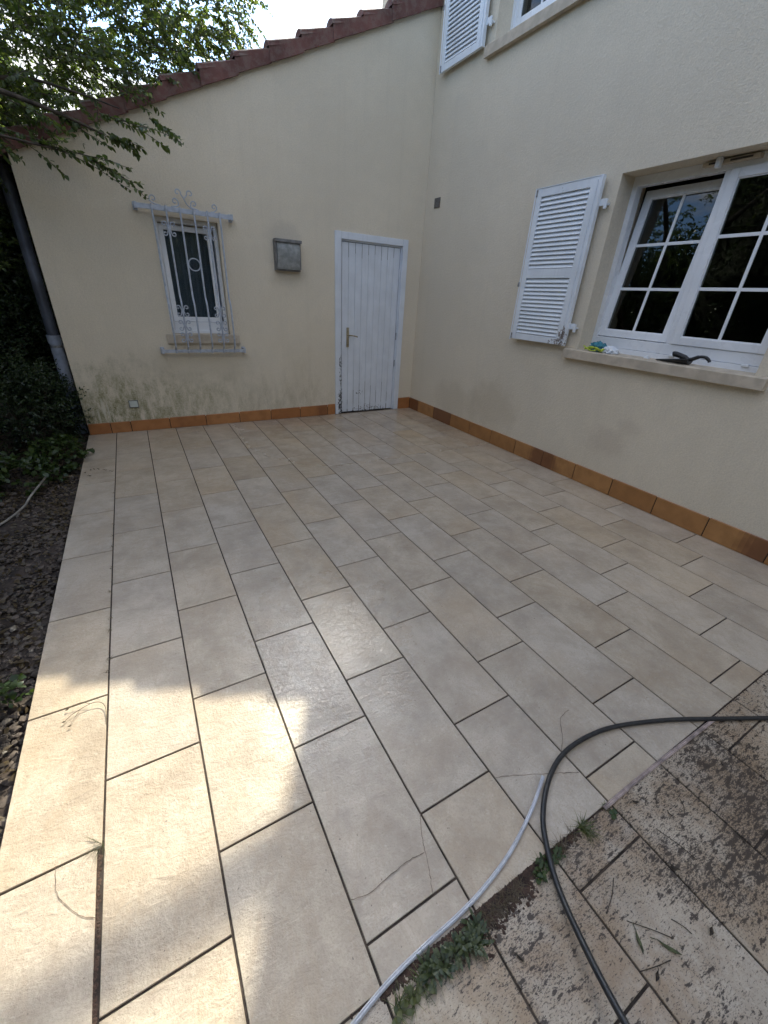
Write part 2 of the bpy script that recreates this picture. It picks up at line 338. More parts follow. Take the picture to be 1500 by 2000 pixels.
def stone_mat():
    m, t, b, P = newmat('garden_stone')
    at = N(t, 'ShaderNodeAttribute'); at.attribute_name = 'tile'; s = sep(t, at.outputs['Vector'])
    c = mixc(t, s[0], (0.030, 0.022, 0.016), (0.125, 0.093, 0.070)); c = mixc(t, ramp(t, noise(t, P, 60, 4), 0.35, 0.7, 0, 0.5), c, (0.07, 0.055, 0.04))
    setc(t, b, c); b.inputs['Roughness'].default_value = 0.8; bump(t, b, noise(t, P, 80, 4), 0.4, 0.004); return m
M['stone'] = stone_mat()
def roof_mat():
    m, t, b, P = newmat('clay_roof_tile')
    c = mixc(t, ramp(t, noise(t, P, 4, 5), 0.3, 0.7), (0.12, 0.052, 0.043), (0.19, 0.082, 0.066))
    z = t.nodes.new('ShaderNodeNewGeometry'); nz = sep(t, z.outputs['Normal'])[2]
    li = mathn(t, 'MULTIPLY', ramp(t, noise(t, P, 16, 6, 0.7), 0.42, 0.62), ramp(t, nz, 0.1, 0.7, 0.30, 0.95))
    c = mixc(t, li, c, (0.20, 0.185, 0.15))
    c = mixc(t, ramp(t, noise(t, P, 35, 4), 0.58, 0.8, 0, 0.6), c, (0.06, 0.045, 0.035))
    setc(t, b, c); b.inputs['Roughness'].default_value = 0.85; bump(t, b, noise(t, P, 50, 5), 0.5, 0.005); return m
M['roof'] = roof_mat()

# ---------------------------------------------------------------- builders
class MB:
    def __init__(s): s.v = []; s.f = []; s.a = []; s.mi = []
    def add(s, vs, fs, a=(0.5, 0.5, 0.5), mi=0):
        o = len(s.v); s.v += [tuple(v) for v in vs]
        for q in fs: s.f.append(tuple(i+o for i in q)); s.a.append(a); s.mi.append(mi)
    def box(s, x0, x1, y0, y1, z0, z1, bev=0.0, a=(0.5, 0.5, 0.5), M4=None, mi=0):
        x0, x1 = min(x0, x1), max(x0, x1); y0, y1 = min(y0, y1), max(y0, y1); z0, z1 = min(z0, z1), max(z0, z1)
        bm = bmesh.new(); bmesh.ops.create_cube(bm, size=1)
        for v in bm.verts: v.co = Vector(((x0+x1)/2+v.co.x*(x1-x0), (y0+y1)/2+v.co.y*(y1-y0), (z0+z1)/2+v.co.z*(z1-z0)))
        if bev: bmesh.ops.bevel(bm, geom=bm.edges[:], offset=bev, segments=2, profile=0.6, affect='EDGES')
        if M4 is not None: bm.transform(M4)
        bm.verts.index_update()
        s.add([v.co[:] for v in bm.verts], [[v.index for v in q.verts] for q in bm.faces], a, mi); bm.free()
        return s
    def tube(s, pts, r, n=8, closed=False, a=(0.5, 0.5, 0.5), caps=True, flat=None):
        pts = [Vector(p) for p in pts]; rs = r if isinstance(r, (list, tuple)) else [r]*len(pts)
        L = len(pts); prev = None; rings = []
        for i, p in enumerate(pts):
            if closed: d = pts[(i+1) % L]-pts[i-1]
            else: d = pts[min(i+1, L-1)]-pts[max(i-1, 0)]
            d.normalize()
            if prev is None:
                up = Vector((0, 0, 1)) if abs(d.z) < 0.9 else Vector((0, 1, 0))
                if flat is not None: up = Vector(flat)
                u = d.cross(up).normalized()
            else: u = (prev - d*prev.dot(d)).normalized()
            prev = u; w = d.cross(u)
            rings.append([p+(u*math.cos(2*math.pi*k/n)+w*math.sin(2*math.pi*k/n))*rs[i] for k in range(n)])
        vs = [v for q in rings for v in q]; fs = []
        for i in range(L if closed else L-1):
            j = (i+1) % L
            for k in range(n): fs.append((i*n+k, i*n+(k+1) % n, j*n+(k+1) % n, j*n+k))
        if not closed and caps: fs += [tuple(range(n-1, -1, -1)), tuple((L-1)*n+k for k in range(n))]
        s.add(vs, fs, a); return s
    def build(s, name, mat, parent=None, smooth=False, bev=0.0):
        me = bpy.data.meshes.new(name); me.from_pydata(s.v, [], s.f)
        mats = mat if isinstance(mat, (list, tuple)) else [mat]
        for q in mats: me.materials.append(q)
        if len(mats) > 1: me.polygons.foreach_set('material_index', s.mi)
        at = me.attributes.new('tile', 'FLOAT_VECTOR', 'FACE')
        at.data.foreach_set('vector', np.array(s.a, dtype=np.float32).ravel())
        if smooth:
            me.polygons.foreach_set('use_smooth', [True]*len(me.polygons))
            try: me.set_sharp_from_angle(angle=R_(40))
            except Exception: pass
        me.update()
        o = bpy.data.objects.new(name, me); COL.objects.link(o)
        if parent is not None: o.parent = parent
        return o
def tag(o, label=None, cat=None, group=None, kind=None):
    if label: o['label'] = label
    if cat: o['category'] = cat
    if group: o['group'] = group
    if kind: o['kind'] = kind
    return o
def empty(name, loc, parent=None, label=None, cat=None, group=None):
    o = bpy.data.objects.new(name, None); COL.objects.link(o); o.location = loc; o.empty_display_size = 0.1
    if parent is not None: o.parent = parent
    return tag(o, label, cat, group)
def rv(): return (random.random(), random.random(), random.random())

def spline(pts, n=8):
    P = [Vector(p) for p in pts]; P = [P[0]*2-P[1]] + P + [P[-1]*2-P[-2]]; out = []
    for i in range(1, len(P)-2):
        for k in range(n):
            t = k/n; a, b, c, d = P[i-1:i+3]
            out.append(0.5*((2*b)+(c-a)*t+(2*a-5*b+4*c-d)*t*t+(3*b-a-3*c+d)*t**3))
    out.append(P[-2]); return out

# ================================================================ SETTING
GZ = -0.07
mb = MB()
g = 40
mb.add([(-150, -150, GZ-0.06), (150, -150, GZ-0.06), (150, 150, GZ-0.06), (-150, 150, GZ-0.06)], [(0, 1, 2, 3)])
ground = tag(mb.build('ground', M['soil']), 'dark soil of the garden around the house', 'ground', kind='structure')
# uneven garden bed close by
mb = MB(); nx, ny = 70, 110; X0, X1, Y0, Y1 = -9.0, -4.15, -9, 6
vs = []
for j in range(ny+1):
    for i in range(nx+1):
        x = X0+(X1-X0)*i/nx; y = Y0+(Y1-Y0)*j/ny
        vs.append((x, y, GZ+0.02*math.sin(3*x+1.7*y)+0.012*math.sin(11*x-7*y)+random.uniform(-.008, .008)-(0.02 if i == nx else 0)))
mb.add(vs, [(j*(nx+1)+i, j*(nx+1)+i+1, (j+1)*(nx+1)+i+1, (j+1)*(nx+1)+i) for j in range(ny) for i in range(nx)])
tag(mb.build('garden_bed', M['soil'], smooth=True), 'bare earth garden bed left of the terrace', 'garden bed', kind='structure')

LX = -4.172; J1 = -3.910; TW = 0.3; TL = 0.593; FY = -5.075; GAP = 0.0066
OFF = {0: 0.352, 1: 0.540, 2: 0.150}
# slab under the tiles
mb = MB(); mb.box(LX+0.006, -0.002, -9.0, -0.001, -0.30, -0.005)
tag(mb.build('terrace_base', M['grout']), 'dark grout bed under the terrace tiles', 'terrace base', kind='structure')
def tile(mb, x0, x1, y0, y1, hz=0.0, rot=0.0):
    b = 0.0012; zt = hz; tx = random.uniform(-.0016, .0016); ty = random.uniform(-.0012, .0012)
    cx, cy = (x0+x1)/2, (y0+y1)/2
    def P(x, y, z):
        dx, dy = x-cx, y-cy
        X = cx+dx*math.cos(rot)-dy*math.sin(rot); Y = cy+dx*math.sin(rot)+dy*math.cos(rot)
        return (X, Y, z+dx*tx+dy*ty)
    vs = [P(x, y, z) for (z, e) in ((zt-0.02, 0), (zt-b, 0), (zt, b)) for (x, y) in ((x0+e, y0+e), (x1-e, y0+e), (x1-e, y1-e), (x0+e, y1-e))]
    fs = [(8, 9, 10, 11)]
    for l in (0, 4):
        for k in range(4): fs.append((l+k, l+(k+1) % 4, l+4+(k+1) % 4, l+4+k))
    mb.add(vs, fs, rv())
clean, dirty = MB(), MB()
h = GAP/2
for k in range(0, 14):
    x0 = LX if k == 0 else J1+(k-1)*TW+h
    x1 = J1-h if k == 0 else J1+k*TW-h
    if k == 13: x1 = -0.012
    off = 0.325 if k == 0 else OFF[k % 3] + (k-6)*0.0012
    yy = []
    for m in range(0, 17):
        y = -(TL*(m+1)-off)
        yy.append(y)
    ys = [-0.012+h] + [y for y in yy if y < -0.12]
    for a, b in zip(ys[:-1], ys[1:]):
        ya, yb = a-h, b+h
        rot = 0.0
        if b < -8.6: break
        if ya > FY+0.03 and yb < FY-0.03:
            if ya-FY > 0.02: tile(clean, x0, x1, FY+0.001, ya)
            tile(dirty, x0, x1, yb, FY-0.0045)
        elif yb >= FY-0.03:
            if k == 0 and ya < -4.3:
                tile(clean, x0-0.006, x1-0.009, max(yb, FY+0.001), ya, 0, 0.010)
            else: tile(clean, x0, x1, max(yb, FY+0.001) if yb < FY+0.001 else yb, ya)
        else: tile(dirty, x0, x1, yb, min(ya, FY-0.0045))
# hairline cracks through a few tiles
def crackline(mb, pts, w=0.0021):
    P = spline([(x, y, 0.0022) for x, y in pts], 6)
    for i in range(len(P)):
        P[i] = P[i]+Vector((random.uniform(-.0015, .0015), random.uniform(-.0015, .0015), 0))
    for i in range(len(P)-1):
        d = (P[i+1]-P[i]).normalized(); s_ = Vector((-d.y, d.x, 0))*w/2*random.uniform(.6, 1.2)
        mb.add([P[i]-s_, P[i]+s_, P[i+1]+s_, P[i+1]-s_], [(0, 1, 2, 3)], mi=1)
for c in ([(-3.013, -4.798), (-3.040, -4.85), (-3.056, -4.888), (-3.07, -4.93), (-3.094, -4.985)], [(-3.307, -4.887), (-3.25, -4.90), (-3.185, -4.892), (-3.11, -4.888), (-3.061, -4.895)],
          [(-2.707, -4.831), (-2.66, -4.848), (-2.543, -4.901), (-2.47, -4.935), (-2.421, -4.961)], [(-2.235, -4.768), (-2.30, -4.78), (-2.36, -4.84), (-2.415, -4.879)],
          [(-4.025, -4.415), (-4.018, -4.482), (-3.995, -4.525), (-3.96, -4.57), (-3.922, -4.598)], [(-1.21, -4.205), (-1.225, -4.10)]):
    crackline(clean, c)
clean.mi = [q for q in clean.mi]
tag(clean.build('terrace', [M['tile'], M['crack']]), 'freshly washed beige rectangular stone-look tiles laid in staggered rows', 'terrace', kind='structure')
tag(dirty.build('unwashed_terrace', [M['dirty'], M['crack']]), 'mud spattered beige tiles beyond the movement joint', 'terrace', kind='structure')
# soil filling the open joint on the left, expansion joint filler
mb = MB(); mb.box(J1-0.018, J1+0.004, -5.07, -0.02, -0.0052, -0.0035)
tag(mb.build('soil_joint', M['soil']), 'dark soil line in the open joint between the left tile rows', 'soil', kind='stuff')

# ================================================================ HOUSE
house = empty('house', (0, 0, 0), None, 'beige rendered house with white door, louvred shutters and clay tiled lean-to roof', 'house')
def wall_plane(mb, axis, c0, c1, ulim, vlim_fn, holes, depth):
    pass
def wall_grid(name, mat, us, zs, inhole, P, P2, parent):
    """wall in (u,z) cells; front at P(u,z), back at P2(u,z); holes open with reveals"""
    mb = MB()
    nu, nz = len(us)-1, len(zs)-1
    solid = [[not inhole((us[i]+us[i+1])/2, (zs[j]+zs[j+1])/2) for j in range(nz)] for i in range(nu)]
    for i in range(nu):
        for j in range(nz):
            if not solid[i][j]: continue
            a, b, c, d = us[i], us[i+1], zs[j], zs[j+1]
            mb.add([P(a, c), P(b, c), P(b, d), P(a, d)], [(0, 1, 2, 3)])
            mb.add([P2(a, c), P2(b, c), P2(b, d), P2(a, d)], [(3, 2, 1, 0)])
            for (di, dj, e) in ((-1, 0, ((a, c), (a, d))), (1, 0, ((b, c), (b, d))), (0, -1, ((a, c), (b, c))), (0, 1, ((a, d), (b, d)))):
                ii, jj = i+di, j+dj
                if 0 <= ii < nu and 0 <= jj < nz and solid[ii][jj]: continue
                (p, q) = e
                mb.add([P(*p), P(*q), P2(*q), P2(*p)], [(0, 1, 2, 3)])
    bm = bmesh.new()
    vs = {}
    for q in mb.f:
        lst = []
        for i in q:
            key = tuple(round(k, 4) for k in mb.v[i])
            if key not in vs: vs[key] = bm.verts.new(mb.v[i])
            lst.append(vs[key])
        try: bm.faces.new(lst)
        except ValueError: pass
    bmesh.ops.recalc_face_normals(bm, faces=bm.faces[:])
    me = bpy.data.meshes.new(name); bm.to_mesh(me); bm.free(); me.materials.append(mat)
    o = bpy.data.objects.new(name, me); COL.objects.link(o); o.parent = parent
    return o
# main wall, plane x = 0
W1 = (-4.10, -2.717, 1.172, 2.45); W2 = (-2.35, -0.965, 3.70, 4.98)
def holeM(y, z): return any(a < y < b and c < z < d for a, b, c, d in (W1, W2))
HY = 1.36
wall_grid('main_wall', M['mainw'], [-9.5, -4.10, -2.717, -2.35, -0.965, HY], [-0.3, 1.172, 2.45, 3.70, 4.98, 6.7], holeM,
          lambda y, z: (0.0, y, z), lambda y, z: (0.34, y, z), house)
# gable wall, plane y = 0 with sloping top
SL = 0.457
def zt(x): return 4.30+SL*x
W3 = (-3.165, -2.562, 1.030, 2.096); DO = (-1.20, -0.28, -0.05, 2.13)
us = [-4.16, -3.165, -2.562, -1.20, -0.28, -0.0008]; zs = [-0.3, 1.030, 2.096, 2.13, 9.0]
def holeG(x, z): return (W3[0] < x < W3[1] and W3[2] < z < W3[3]) or (DO[0] < x < DO[1] and z < 2.13)
wall_grid('gable_wall', M['gable'], us, zs, holeG, lambda x, z: (x, 0.0, min(z, zt(x))), lambda x, z: (x, 0.30, min(z, zt(x))), house)
mb = MB()   # side wall of the lean-to and the rest of the house shell
mb.add([(-4.158, 0.3005, -0.3), (-4.158, 5.5, -0.3), (-4.158, 5.5, zt(-4.158)), (-4.158, 0.3005, zt(-4.158))], [(0, 1, 2, 3)])
mb.add([(-3.86, 0.3005, -0.3), (-3.86, 5.2, -0.3), (-3.86, 5.2, zt(-4.158)), (-3.86, 0.3005, zt(-4.158))], [(3, 2, 1, 0)])
mb.add([(-4.158, 5.5, -0.3), (-0.001, 5.5, -0.3), (-0.001, 5.5, 4.3), (-4.158, 5.5, 2.4)], [(0, 1, 2, 3)])
mb.build('side_wall', M['gable'], house)
mb = MB()
mb.box(0.345, 8.0, HY-0.3, HY, -0.3, 6.7); mb.box(7.7, 8.0, -9.5, HY-0.301, -0.3, 6.7); mb.box(0.345, 7.699, -9.5, -9.2, -0.3, 6.7)
mb.box(0.0, 0.3, HY+0.001, 5.5, -0.3, 4.20); mb.build('rear_wall', M['mainw'], house)
# interior rooms seen dimly through the panes
mb = MB()
mb.box(0.345, 4.0, -4.9, -1.6, 0.15, 0.2); mb.box(0.345, 4.0, -4.9, -1.6, 2.62, 2.7); mb.box(4.0, 4.1, -4.9, -1.6, 0.2, 2.62)
mb.box(0.345, 4.0, -5.0, -4.901, 0.2, 2.62); mb.box(0.345, 4.0, -1.599, -1.5, 0.2, 2.62)
mb.build('room', M['room'], house); mb = MB(); mb.box(0.345, 4.0, -3.2, 0.4, 3.3, 3.35); mb.box(0.345, 4.0, -3.2, 0.4, 5.3, 5.35); mb.box(4.0, 4.1, -3.2, 0.4, 3.351, 5.299)
mb.box(0.345, 4.0, -3.3, -3.201, 3.3, 5.3); mb.box(0.345, 4.0, 0.401, 0.5, 3.3, 5.3)
mb.build('room', M['room'], house)

# ---- roof: wavy clay tile sheet, stepped verge pieces, gutter
roof = MB()
ny_, nx_ = 150, 14
YR0, YR1 = 0.10, 5.5
for i in range(14):
    xa = -4.40+i*0.326; xb = min(xa+0.34, -0.002)
    if xa > -0.01: break
    vs = []
    for q, x in ((0, xa), (1, xb)):
        lift = 0.085 if q == 0 else 0.035
        for j in range(ny_+1):
            y = YR0+(YR1-YR0)*j/ny_
            vs.append((x, y, zt(x)+lift+0.045*abs(math.sin(math.pi*y/0.24))))
    for j in range(ny_+1): vs.append((xa, YR0+(YR1-YR0)*j/ny_, zt(xa)+0.03))
    n = ny_+1
    roof.add(vs, [(j, j+1, n+j+1, n+j) for j in range(ny_)] + [(2*n+j, 2*n+j+1, j+1, j) for j in range(ny_)], rv())
ro = roof.build('roof', M['roof'], house, smooth=True)
deck = MB(); deck.add([(-4.42, 0.0, zt(-4.42)+0.004), (-0.004, 0.0, zt(0)+0.004), (-0.004, 5.5, zt(0)+0.004), (-4.42, 5.5, zt(-4.42)+0.004)], [(0, 1, 2, 3)])
deck.build('roof_deck', M['dark'], ro)
ver = MB()
ang = math.atan(SL)
for i in range(15):
    x0 = -0.293-0.326*i+0.326 - 0.326; x1 = x0+0.345
    x1 = min(x1, -0.003)
    if x0 < -4.7: break
    # side plate: quad prism following the slope, slightly lifted at its low end
    L = x1-x0; lo_, hi_ = 0.018, -0.004
    j = random.uniform(-.004, .004)
    zb0, zb1 = zt(x0)-0.012+lo_*0.4+j, zt(x1)-0.012+hi_+j
    zt0, zt1 = zt(x0)+0.135+j, zt(x1)+0.085+j
    y0, y1 = -0.045-0.006*(i % 2), -0.022
    tp = 0.006
    vs = [(x0, y0, zb0), (x1, y0+tp, zb1), (x1, y0+tp, zt1), (x0, y0, zt0), (x0, y1, zb0), (x1, y1, zb1), (x1, y1, zt1), (x0, y1, zt0)]
    ver.add(vs, [(0, 1, 2, 3), (7, 6, 5, 4), (0, 3, 7, 4), (1, 5, 6, 2), (0, 4, 5, 1), (3, 2, 6, 7)], rv())
    # half barrel on top, wide end low
    n = 10; ring = []
    for (x, rr, zc) in ((x0-0.012, 0.088, zt0-0.028), (x0+0.01, 0.094, zt0-0.028), (x1-0.01, 0.074, zt1-0.028)):
        ring.append([(x, y0+0.088-rr*math.cos(math.pi*k/n), zc+rr*0.66*math.sin(math.pi*k/n)) for k in range(n+1)])
    base = [v for q in ring for v in q]; m1 = n+1
    fs = [(k, k+1, m1+k+1, m1+k) for k in range(n)]+[(m1+k, m1+k+1, 2*m1+k+1, 2*m1+k) for k in range(n)]+[tuple(range(n, -1, -1))]
    ver.add(base, fs, rv())
ver.build('verge', M['roof'], ro, smooth=True)
mb = MB(); mb.tube([(-4.49, -0.05, 2.27), (-4.49, 5.5, 2.25)], 0.07, 12); mb.build('gutter', M['zinc'], house, smooth=True)
mb = MB()
mb.add([(-0.5, -10, 6.5), (8.5, -10, 6.5), (8.5, 1.55, 6.5), (-0.1, 1.55, 6.5), (4, -10, 8.3), (4, 1.55, 8.3)], [(0, 1, 4), (3, 5, 2), (0, 4, 5, 3), (1, 2, 5, 4), (0, 3, 2, 1)])
mb.build('upper_roof', M['roof'], house)
# ---- downpipe on the side wall
PX, PY = -4.262, 0.32
dp = MB(); dp.tube([(PX, PY, 2.36), (PX, PY, 0.95)], 0.050, 16)
dpo = dp.build('downpipe', M['zinc'], house, smooth=True)
mb = MB(); mb.tube([(PX, PY, 0.98), (PX, PY, 0.90)], 0.062, 16); mb.tube([(PX, PY, 0.90), (PX, PY, -0.1)], 0.056, 16)
mb.build('lower_pipe', M['cast'], dpo, smooth=True)
mb = MB(); mb.tube([(PX, PY, 0.885), (PX, PY, 0.862)], 0.060, 16); mb.box(PX, -4.158, PY-0.012, PY+0.012, 0.862, 0.885)
mb.build('pipe_clip', M['steel'], dpo, smooth=True)

# ---- skirting
def skirting(name, mat, pieces):
    mb = MB()
    for (P0, P1, nrm, h0, h1, a) in pieces:
        d = Vector((P1[0]-P0[0], P1[1]-P0[1], 0)); L = d.length; d.normalize(); n = Vector(nrm)
        gp = 0.0042; N_ = 12; last = None; hv = random.uniform(-.002, .002)
        for q in range(N_):
            s0, s1 = gp+(L-2*gp)*q/N_, gp+(L-2*gp)*(q+1)/N_
            fl = a[1] if a[1] >= 0 else (q/(N_-1)*1.0 if a[1] == -1 else 1-q/(N_-1))
            A = Vector((P0[0], P0[1], 0))+d*s0; B = Vector((P0[0], P0[1], 0))+d*s1
            ha, hb = h0+(h1-h0)*s0/L+hv, h0+(h1-h0)*s1/L+hv
            e = 0.004; z0 = 0.002
            o1, o2 = n*0.011, n*0.001
            vs = [A+o1+Vector((0, 0, z0)), B+o1+Vector((0, 0, z0)), B+o1+Vector((0, 0, hb-e)), A+o1+Vector((0, 0, ha-e)), B+o1*0.6+Vector((0, 0, hb)), A+o1*0.6+Vector((0, 0, ha)), B+o2+Vector((0, 0, hb)), A+o2+Vector((0, 0, ha))]
            fs = [(0, 1, 2, 3), (3, 2, 4, 5), (5, 4, 6, 7)]
            mb.add(vs, fs, (a[0], fl, 0.5))
            if q in (0, N_-1):
                E, hh = (A, ha) if q == 0 else (B, hb)
                mb.add([E+o1+Vector((0, 0, z0)), E+o1+Vector((0, 0, hh-e)), E+o2+Vector((0, 0, hh)), E+o2+Vector((0, 0, z0))], [(0, 1, 2, 3)], (a[0], fl, 0.5))
    # mortar behind the gaps
    return mb.build(name, mat, house)
pc = []
xs = [-4.158, -3.95, -3.755, -3.357, -2.959, -2.561, -2.163, -1.765, -1.367, -1.252]
for a, b in zip(xs[:-1], xs[1:]):
    ha = 0.118+(a+4.16)/2.9*0.024; hb = 0.118+(b+4.16)/2.9*0.024
    pc.append(((a, 0), (b, 0), (0, -1, 0), ha, hb, (random.random(), random.choice([0.1, 0.2, 0.3, 0.55, -1]))))
pc.append(((-0.225, 0), (-0.012, 0), (0, -1, 0), 0.160, 0.165, (0.2, 0.2)))
skirting('skirting', M['skirtL'], pc[-1:])
skirting('skirting', M['skirtL'], pc[:-1])['label'] = 'orange terracotta skirting tiles along the gable wall'
pc = []
ysk = [-0.012, -0.246]+[-0.644-0.398*i for i in range(22)]
fl = [0.95, 0.2, 0.9, 0.35, 0.2, 0.15, -1, -2, 0.1, 0.15, 0.1, -1, 0.2, 0.3, -2]
for i, (a, b) in enumerate(zip(ysk[:-1], ysk[1:])):
    pc.append(((0, a), (0, b), (-1, 0, 0), 0.163, 0.162, (random.random(), fl[i % len(fl)])))
skirting('skirting', M['skirtR'], pc)['label'] = 'ochre skirting tiles with dark fired ends along the main wall'
mb = MB(); mb.box(-4.157, -1.252, -0.006, -0.0005, 0.001, 0.112); mb.box(-0.225, -0.001, -0.006, -0.0005, 0.001, 0.155); mb.box(-0.006, -0.0005, -9.4, -0.008, 0.001, 0.156)
mb.build('mortar', M['mortar'], house)

# ---- door
door = MB()
door.box(-1.25, -1.172, -0.018, 0.10, 0.004, 2.17, 0.003); door.box(-0.302, -0.227, -0.018, 0.10, 0.004, 2.17, 0.003)
door.box(-1.171, -0.303, -0.016, 0.10, 2.095, 2.168, 0.003)
door.box(-1.171, -1.155, 0.010, 0.10, 0.004, 2.094, 0.002); door.box(-0.316, -0.303, 0.012, 0.10, 0.004, 2.094, 0.002)
door.box(-1.154, -0.317, 0.012, 0.10, 2.078, 2.094, 0.002)
dr = empty('door', (0, 0, 0), house)
door.build('door_frame', M['doorw'], dr)
mb = MB(); n = 9; xa, xb = -1.146, -0.322; w = (xb-xa)/n
for i in range(n):
    a = xa+i*w; mb.box(a+0.0012, a+w-0.0012, 0.022+random.uniform(0, .0012), 0.05, 0.012+random.uniform(0, .004), 2.072, 0.0035)
mb.build('plank_panel', M['doorw'], dr)
mb = MB()
for i in range(1, n):
    a = xa+i*w
    mb.box(a-0.0035, a+0.0035, 0.0205, 0.0214, 0.012, 0.05+random.uniform(0.0, .07)); mb.box(a-0.0015, a+0.0015, 0.0207, 0.0214, 0.122, 0.14+random.uniform(0, .3)); mb.box(a-0.0018, a+0.0018, 0.0205, 0.0214, 2.0-random.uniform(0, .1), 2.07)
rp = mb.build('dark_seams', M['bark'], dr); rp['kind'] = 'stuff'  # dark strips stand in for the shade in widened plank gaps
mb = MB(); mb.box(-1.17, -0.30, 0.051, 0.29, 0.0, 2.12); mb.build('door_back', M['dark'], dr)
mb = MB(); mb.box(-1.078, -1.042, 0.012, 0.021, 0.885, 1.125, 0.002); mb.tube([(-1.060, 0.014, 1.035), (-1.060, -0.030, 1.035)], 0.009, 10)
mb.tube(spline([(-1.062, -0.034, 1.035), (-1.02, -0.036, 1.033), (-0.955, -0.032, 1.022), (-0.937, -0.028, 1.016)], 4), 0.0085, 10)
mb.box(-1.064, -1.056, 0.0105, 0.0118, 0.945, 0.965)
mb.build('handle', M['brass'], dr, smooth=True)
for z in (1.75, 0.98, 0.62):
    mb = MB(); mb.tube([(-0.318, 0.008, z), (-0.318, 0.008, z+0.09)], 0.006, 8); mb.build('hinge', M['steel'] if z < 1.5 else M['white'], dr, smooth=True)
mb = MB(); mb.box(-1.25, -0.227, -0.012, 0.02, -0.0045, 0.0025); mb.build('threshold', M['grout'], dr)

# ---- upvc windows in the main wall
def bars(mb, F, y0, y1, z0, z1, x0, x1, w, bev=0.004):
    """rectangular frame from y0<y1 , z0<z1, member width w; F maps box coords through matrix"""
    mb.box(x0, x1, y0, y0+w, z0, z1, bev, M4=F); mb.box(x0, x1, y1-w, y1, z0, z1, bev, M4=F)
    mb.box(x0+0.0006, x1-0.0006, y0+w-0.001, y1-w+0.001, z0, z0+w, bev, M4=F); mb.box(x0+0.0006, x1-0.0006, y0+w-0.001, y1-w+0.001, z1-w, z1, bev, M4=F)
def sash(parent, y0, y1, z0, z1, x, tilt=0.0):
    F = Matrix.Translation((x, 0, z0)) @ Matrix.Rotation(tilt, 4, 'Y') @ Matrix.Translation((-x, 0, -z0))
    mb = MB(); bars(mb, F, y0, y1, z0, z1, x, x+0.055, 0.056)
    # glazing bead
    bars(mb, F, y0+0.054, y1-0.054, z0+0.054, z1-0.054, x+0.008, x+0.03, 0.009, 0.002)
    s_ = mb.build('sash', M['pvc'], parent)
    ga, gb, gc, gd = y0+0.060, y1-0.060, z0+0.060, z1-0.060
    mb = MB(); mb.box(x+0.016, x+0.020, ga, gb, gc, gd, M4=F); mb.build('glass', M['glass'], parent)
    mb = MB(); wv = 0.0105; ym = (ga+gb)/2
    mb.box(x+0.012, x+0.024, ym-wv, ym+wv, gc, gd, 0.002, M4=F)
    for k in (1, 2):
        zz = gc+(gd-gc)*k/3
        mb.box(x+0.0125, x+0.0235, ga, ym-wv-0.0002, zz-wv, zz+wv, 0.002, M4=F); mb.box(x+0.0125, x+0.0235, ym+wv+0.0002, gb, zz-wv, zz+wv, 0.002, M4=F)
    mb.build('glazing_bars', M['pvc'], parent)
    return s_
def window(name, y0, y1, z0, z1, tilt, label):
    w = empty(name, (0, 0, 0), house); w['label'] = label
    X = 0.165; mb = MB()
    mb.box(X, X+0.07, y1-0.043, y1-0.0005, z0, z1, 0.003); mb.box(X, X+0.07, y0+0.0005, y0+0.043, z0, z1, 0.003)
    mb.box(X+0.001, X+0.069, y0+0.044, y1-0.044, z1-0.066, z1-0.0005, 0.003)
    mb.box(X-0.004, X+0.069, y0+0.044, y1-0.044, z0+0.045, z0+0.122, 0.003)
    mb.box(X-0.014, X+0.06, y0+0.002, y1-0.002, z0+0.001, z0+0.043, 0.003)
    ym = (y0+y1)/2
    mb.box(X, X+0.07, ym-0.020, ym+0.026, z0+0.123, z1-0.067, 0.003)
    mb.build('frame', M['pvc'], w)
    sash(w, ym+0.030, y1-0.040, z0+0.128, z1-0.068, X+0.012, tilt)
    sash(w, y0+0.040, ym-0.014, z0+0.124, z1-0.064, X-0.012, 0)
    return w
w1 = window('window', W1[0], W1[1], W1[2], W1[3], R_(6.8), 'white six pane casement window with its left sash tilted open')
w2 = window('window', W2[0], W2[1], W2[2], W2[3], 0, 'closed upstairs white casement window')
mb = MB()
M4 = None
mb.box(0.120, 0.163, -3.58, -3.24, 2.415, 2.438, 0.003)
mb.build('trickle_vent', M['reveal'], w1)
mb = MB(); mb.box(0.1180, 0.1199, -3.37, -3.28, 2.421, 2.432); mb.box(0.1180, 0.1199, -3.54, -3.41, 2.421, 2.432); mb.build('vent_slot', M['dark'], w1)
mb = MB(); mb.box(0.08, 0.12, -3.37, -3.34, 2.39, 2.449, 0.006); mb.build('shutter_stop', M['white'], w1)
for yy_ in (-3.97, -3.47):
    mb = MB(); mb.box(0.140, 0.151, yy_-0.022, yy_+0.022, 1.205, 1.222, 0.004); mb.build('drain_cap', M['pvc'], w1)
def sill_x(y0, y1, z0, z1, par):
    mb = MB()
    # sloped top slab with drip edge
    xs = (-0.052, 0.163)
    vs = [(-0.052, y0, z0), (-0.052, y1, z0), (-0.052, y1, z1-0.006), (-0.052, y0, z1-0.006), (-0.046, y0, z1), (-0.046, y1, z1), (-0.0005, y0, z1+0.003), (-0.0005, y1, z1+0.003), (-0.0005, y0, z0+0.004), (-0.0005, y1, z0+0.004)]
    mb.add(vs, [(0, 1, 2, 3), (3, 2, 5, 4), (4, 5, 7, 6), (1, 0, 8, 9), (0, 3, 4, 6, 8), (1, 9, 7, 5, 2)])
    return mb
s1 = sill_x(-4.19, -2.605, 1.095, 1.172, None); s1.box(-0.0004, 0.18, W1[0]+0.0006, W1[1]-0.0006, 1.1722, 1.1765)
s1.build('sill', M['reveal'], w1)
